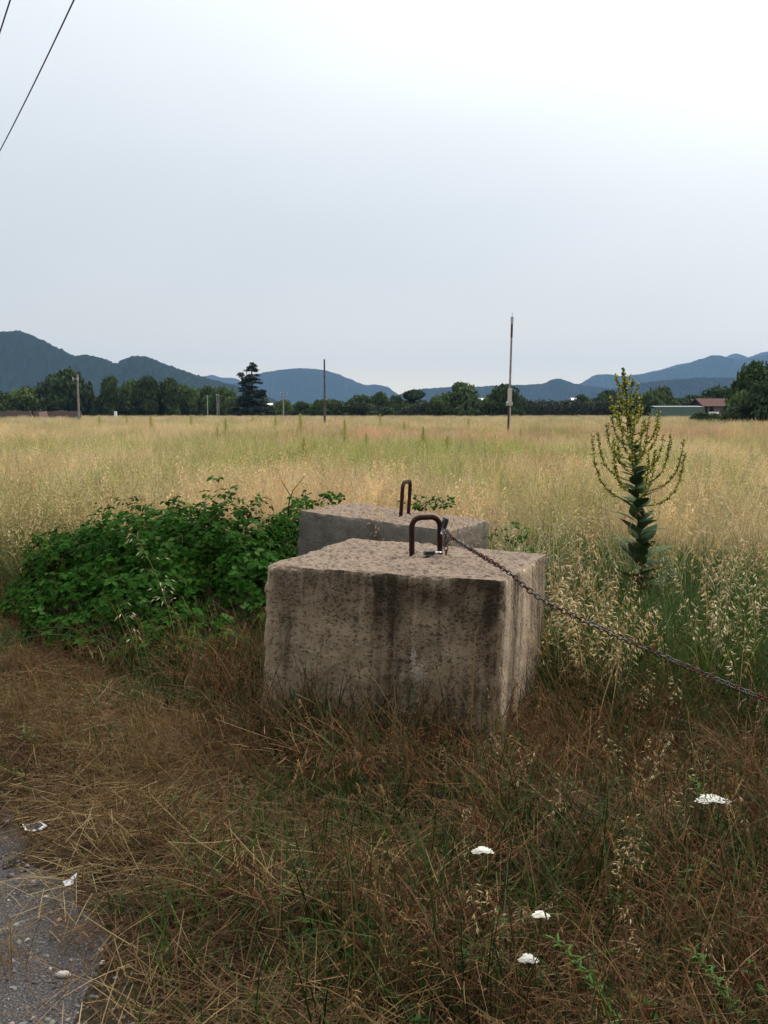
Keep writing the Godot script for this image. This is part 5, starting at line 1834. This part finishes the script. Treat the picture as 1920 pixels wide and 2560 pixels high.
		for i in 150:
			var a := i * 2.399
			var r: float = q[3] * sqrt(i / 150.0) * (1.0 + 0.3 * sin(a * 3.0))
			var c: Vector3 = top + Vector3(cos(a) * r * 1.15, 0.004 - r * 0.12 + rnd(-0.002, 0.002), sin(a) * r * 0.8)
			for s in 3:
				var g := rnd(0, TAU)
				var d := Vector3(cos(g), 0.25, sin(g)).normalized()
				b.leaf(c, d, Vector3.UP, 0.0075, 0.0065, Color.WHITE * rnd(0.85, 1.0), 0.1, 0.1, 2)
		tag(part("florets", b.mesh(), white, t), "", "", "", "stuff")

	# bright green spurge-like weed stems low on the right
	var lime := plant_paint("lime weed", 0.6, 0.5, 0.3)
	lime.albedo_color = Color(0.06, 0.16, 0.02).linear_to_srgb()
	var wd := [[Vector3(0.62, 0, -1.95), 0.40, 2.6, "bright green leafy weed leaning left, low right foreground"], [Vector3(0.92, 0, -2.0), 0.36, 1.9, "bright green upright weed at the bottom right edge"], [Vector3(1.25, 0, -3.0), 0.34, 1.5, "bright green feathery weed near the right edge below the chain"]]
	for k in wd.size():
		var q: Array = wd[k]
		rng.seed = 3600 + k
		var t := thing("green_weed", q[3], "plant", q[0], "bright green weeds")
		var p := arc(Vector3.ZERO, PI + rnd(-0.4, 0.4), q[1], 0.35, q[2] * 0.2, 8)
		var b := Mesher.new()
		b.tube(p, 0.002, 0.001, 4, Color.WHITE)
		part("stem", b.mesh(), lime, t)
		b = Mesher.new()
		for s in 60:
			var a := s * 2.399
			b.leaf(along(p, lerpf(0.15, 1.0, s / 59.0)), Vector3(cos(a), 0.5, sin(a)).normalized(), Vector3.UP, rnd(0.02, 0.034), 0.006, Color.WHITE * rnd(0.8, 1.2), 0.1, 0.2, 3)
		tag(part("leaves", b.mesh(), lime, t), "", "", "", "stuff")

# ------------------------------------------------------------------ litter and stones
func build_litter() -> void:
	var foil := paint("white foil rim", Color(0.72, 0.72, 0.74), 0.35, 0.5)
	var ink := paint("dark print", Color(0.05, 0.055, 0.075), 0.45, 0.4)
	var paper := paint("white card", Color(0.70, 0.74, 0.82), 0.6)
	var t := thing("foil_wrapper", "torn dark wrapper with white rim lying at the tarmac edge", "litter", Vector3(-1.335, 0.03, -3.225))
	t.rotation = Vector3(0.25, 0.1, 0.0)
	var rim := [Vector3(-0.045, 0.004, -0.012), Vector3(-0.012, 0.0, -0.016), Vector3(0.02, 0.006, -0.02), Vector3(0.05, 0.0, -0.002), Vector3(0.035, 0.0, 0.018), Vector3(0.0, 0.003, 0.03), Vector3(-0.028, 0.0, 0.018)]
	var b := Mesher.new()
	var ctr := Vector3(0, -0.001, 0.002)
	for i in rim.size():
		b.tri(ctr, rim[i], rim[(i + 1) % rim.size()], Color.WHITE)
		b.quad(rim[i], rim[i] - Vector3(0, 0.003, 0), rim[(i + 1) % rim.size()] - Vector3(0, 0.003, 0), rim[(i + 1) % rim.size()], Color.WHITE)
	part("sheet", b.mesh(), foil, t)
	b = Mesher.new()
	for i in rim.size():
		var f := 0.74
		b.tri(ctr + Vector3(-0.003, 0.003, -0.004), ctr.lerp(rim[i], f) + Vector3(-0.003, 0.003, -0.004), ctr.lerp(rim[(i + 1) % rim.size()], f) + Vector3(-0.003, 0.003, -0.004), Color.WHITE)
	part("printed_panel", b.mesh(), ink, t)

	t = thing("paper_scrap", "small folded white paper scrap on the tarmac edge", "litter", Vector3(-1.065, 0.022, -2.835))
	t.rotation = Vector3(0.5, 0.65, 0.1)
	part("lower_fold", box_mesh(Vector3(0.03, 0.002, 0.022)), paper, t)
	var fl := Mesher.new()
	fl.box(Vector3(0.018, 0.007, -0.006), Vector3(0.02, 0.016, 0), Vector3(-0.001, 0.0015, 0), Vector3(-0.008, 0, 0.018), Color.WHITE)
	part("raised_fold", fl.mesh(), paper, t)

	var stone := paint("pale stone", Color(0.42, 0.38, 0.35), 0.85)
	var grey := paint("grey stone", Color(0.26, 0.27, 0.25), 0.85)
	var st := [[Vector3(-0.907, 0.016, -2.349), 0.019, 0.6, stone, "oval pale stone, the largest at the bottom left of the tarmac"], [Vector3(-0.813, 0.016, -2.404), 0.010, 1.0, stone, "small pale round stone near the bottom edge of grass"], [Vector3(-1.462, 0.018, -3.29), 0.022, 0.8, grey, "grey green stone left of the torn wrapper"], [Vector3(-1.02, 0.014, -2.62), 0.012, 0.8, paint("reddish stone", Color(0.28, 0.17, 0.13), 0.9), "small reddish stone below the paper scrap"]]
	for k in st.size():
		var q: Array = st[k]
		var o := part("stone", pebble_mesh(20 + k, 3), q[3], self, Transform3D(Basis(Vector3.UP, 0.3 * k).scaled_local(Vector3(q[1], q[1] * 0.5, q[1] * q[2])), q[0]))
		tag(o, q[4], "stone", "stones on the tarmac")
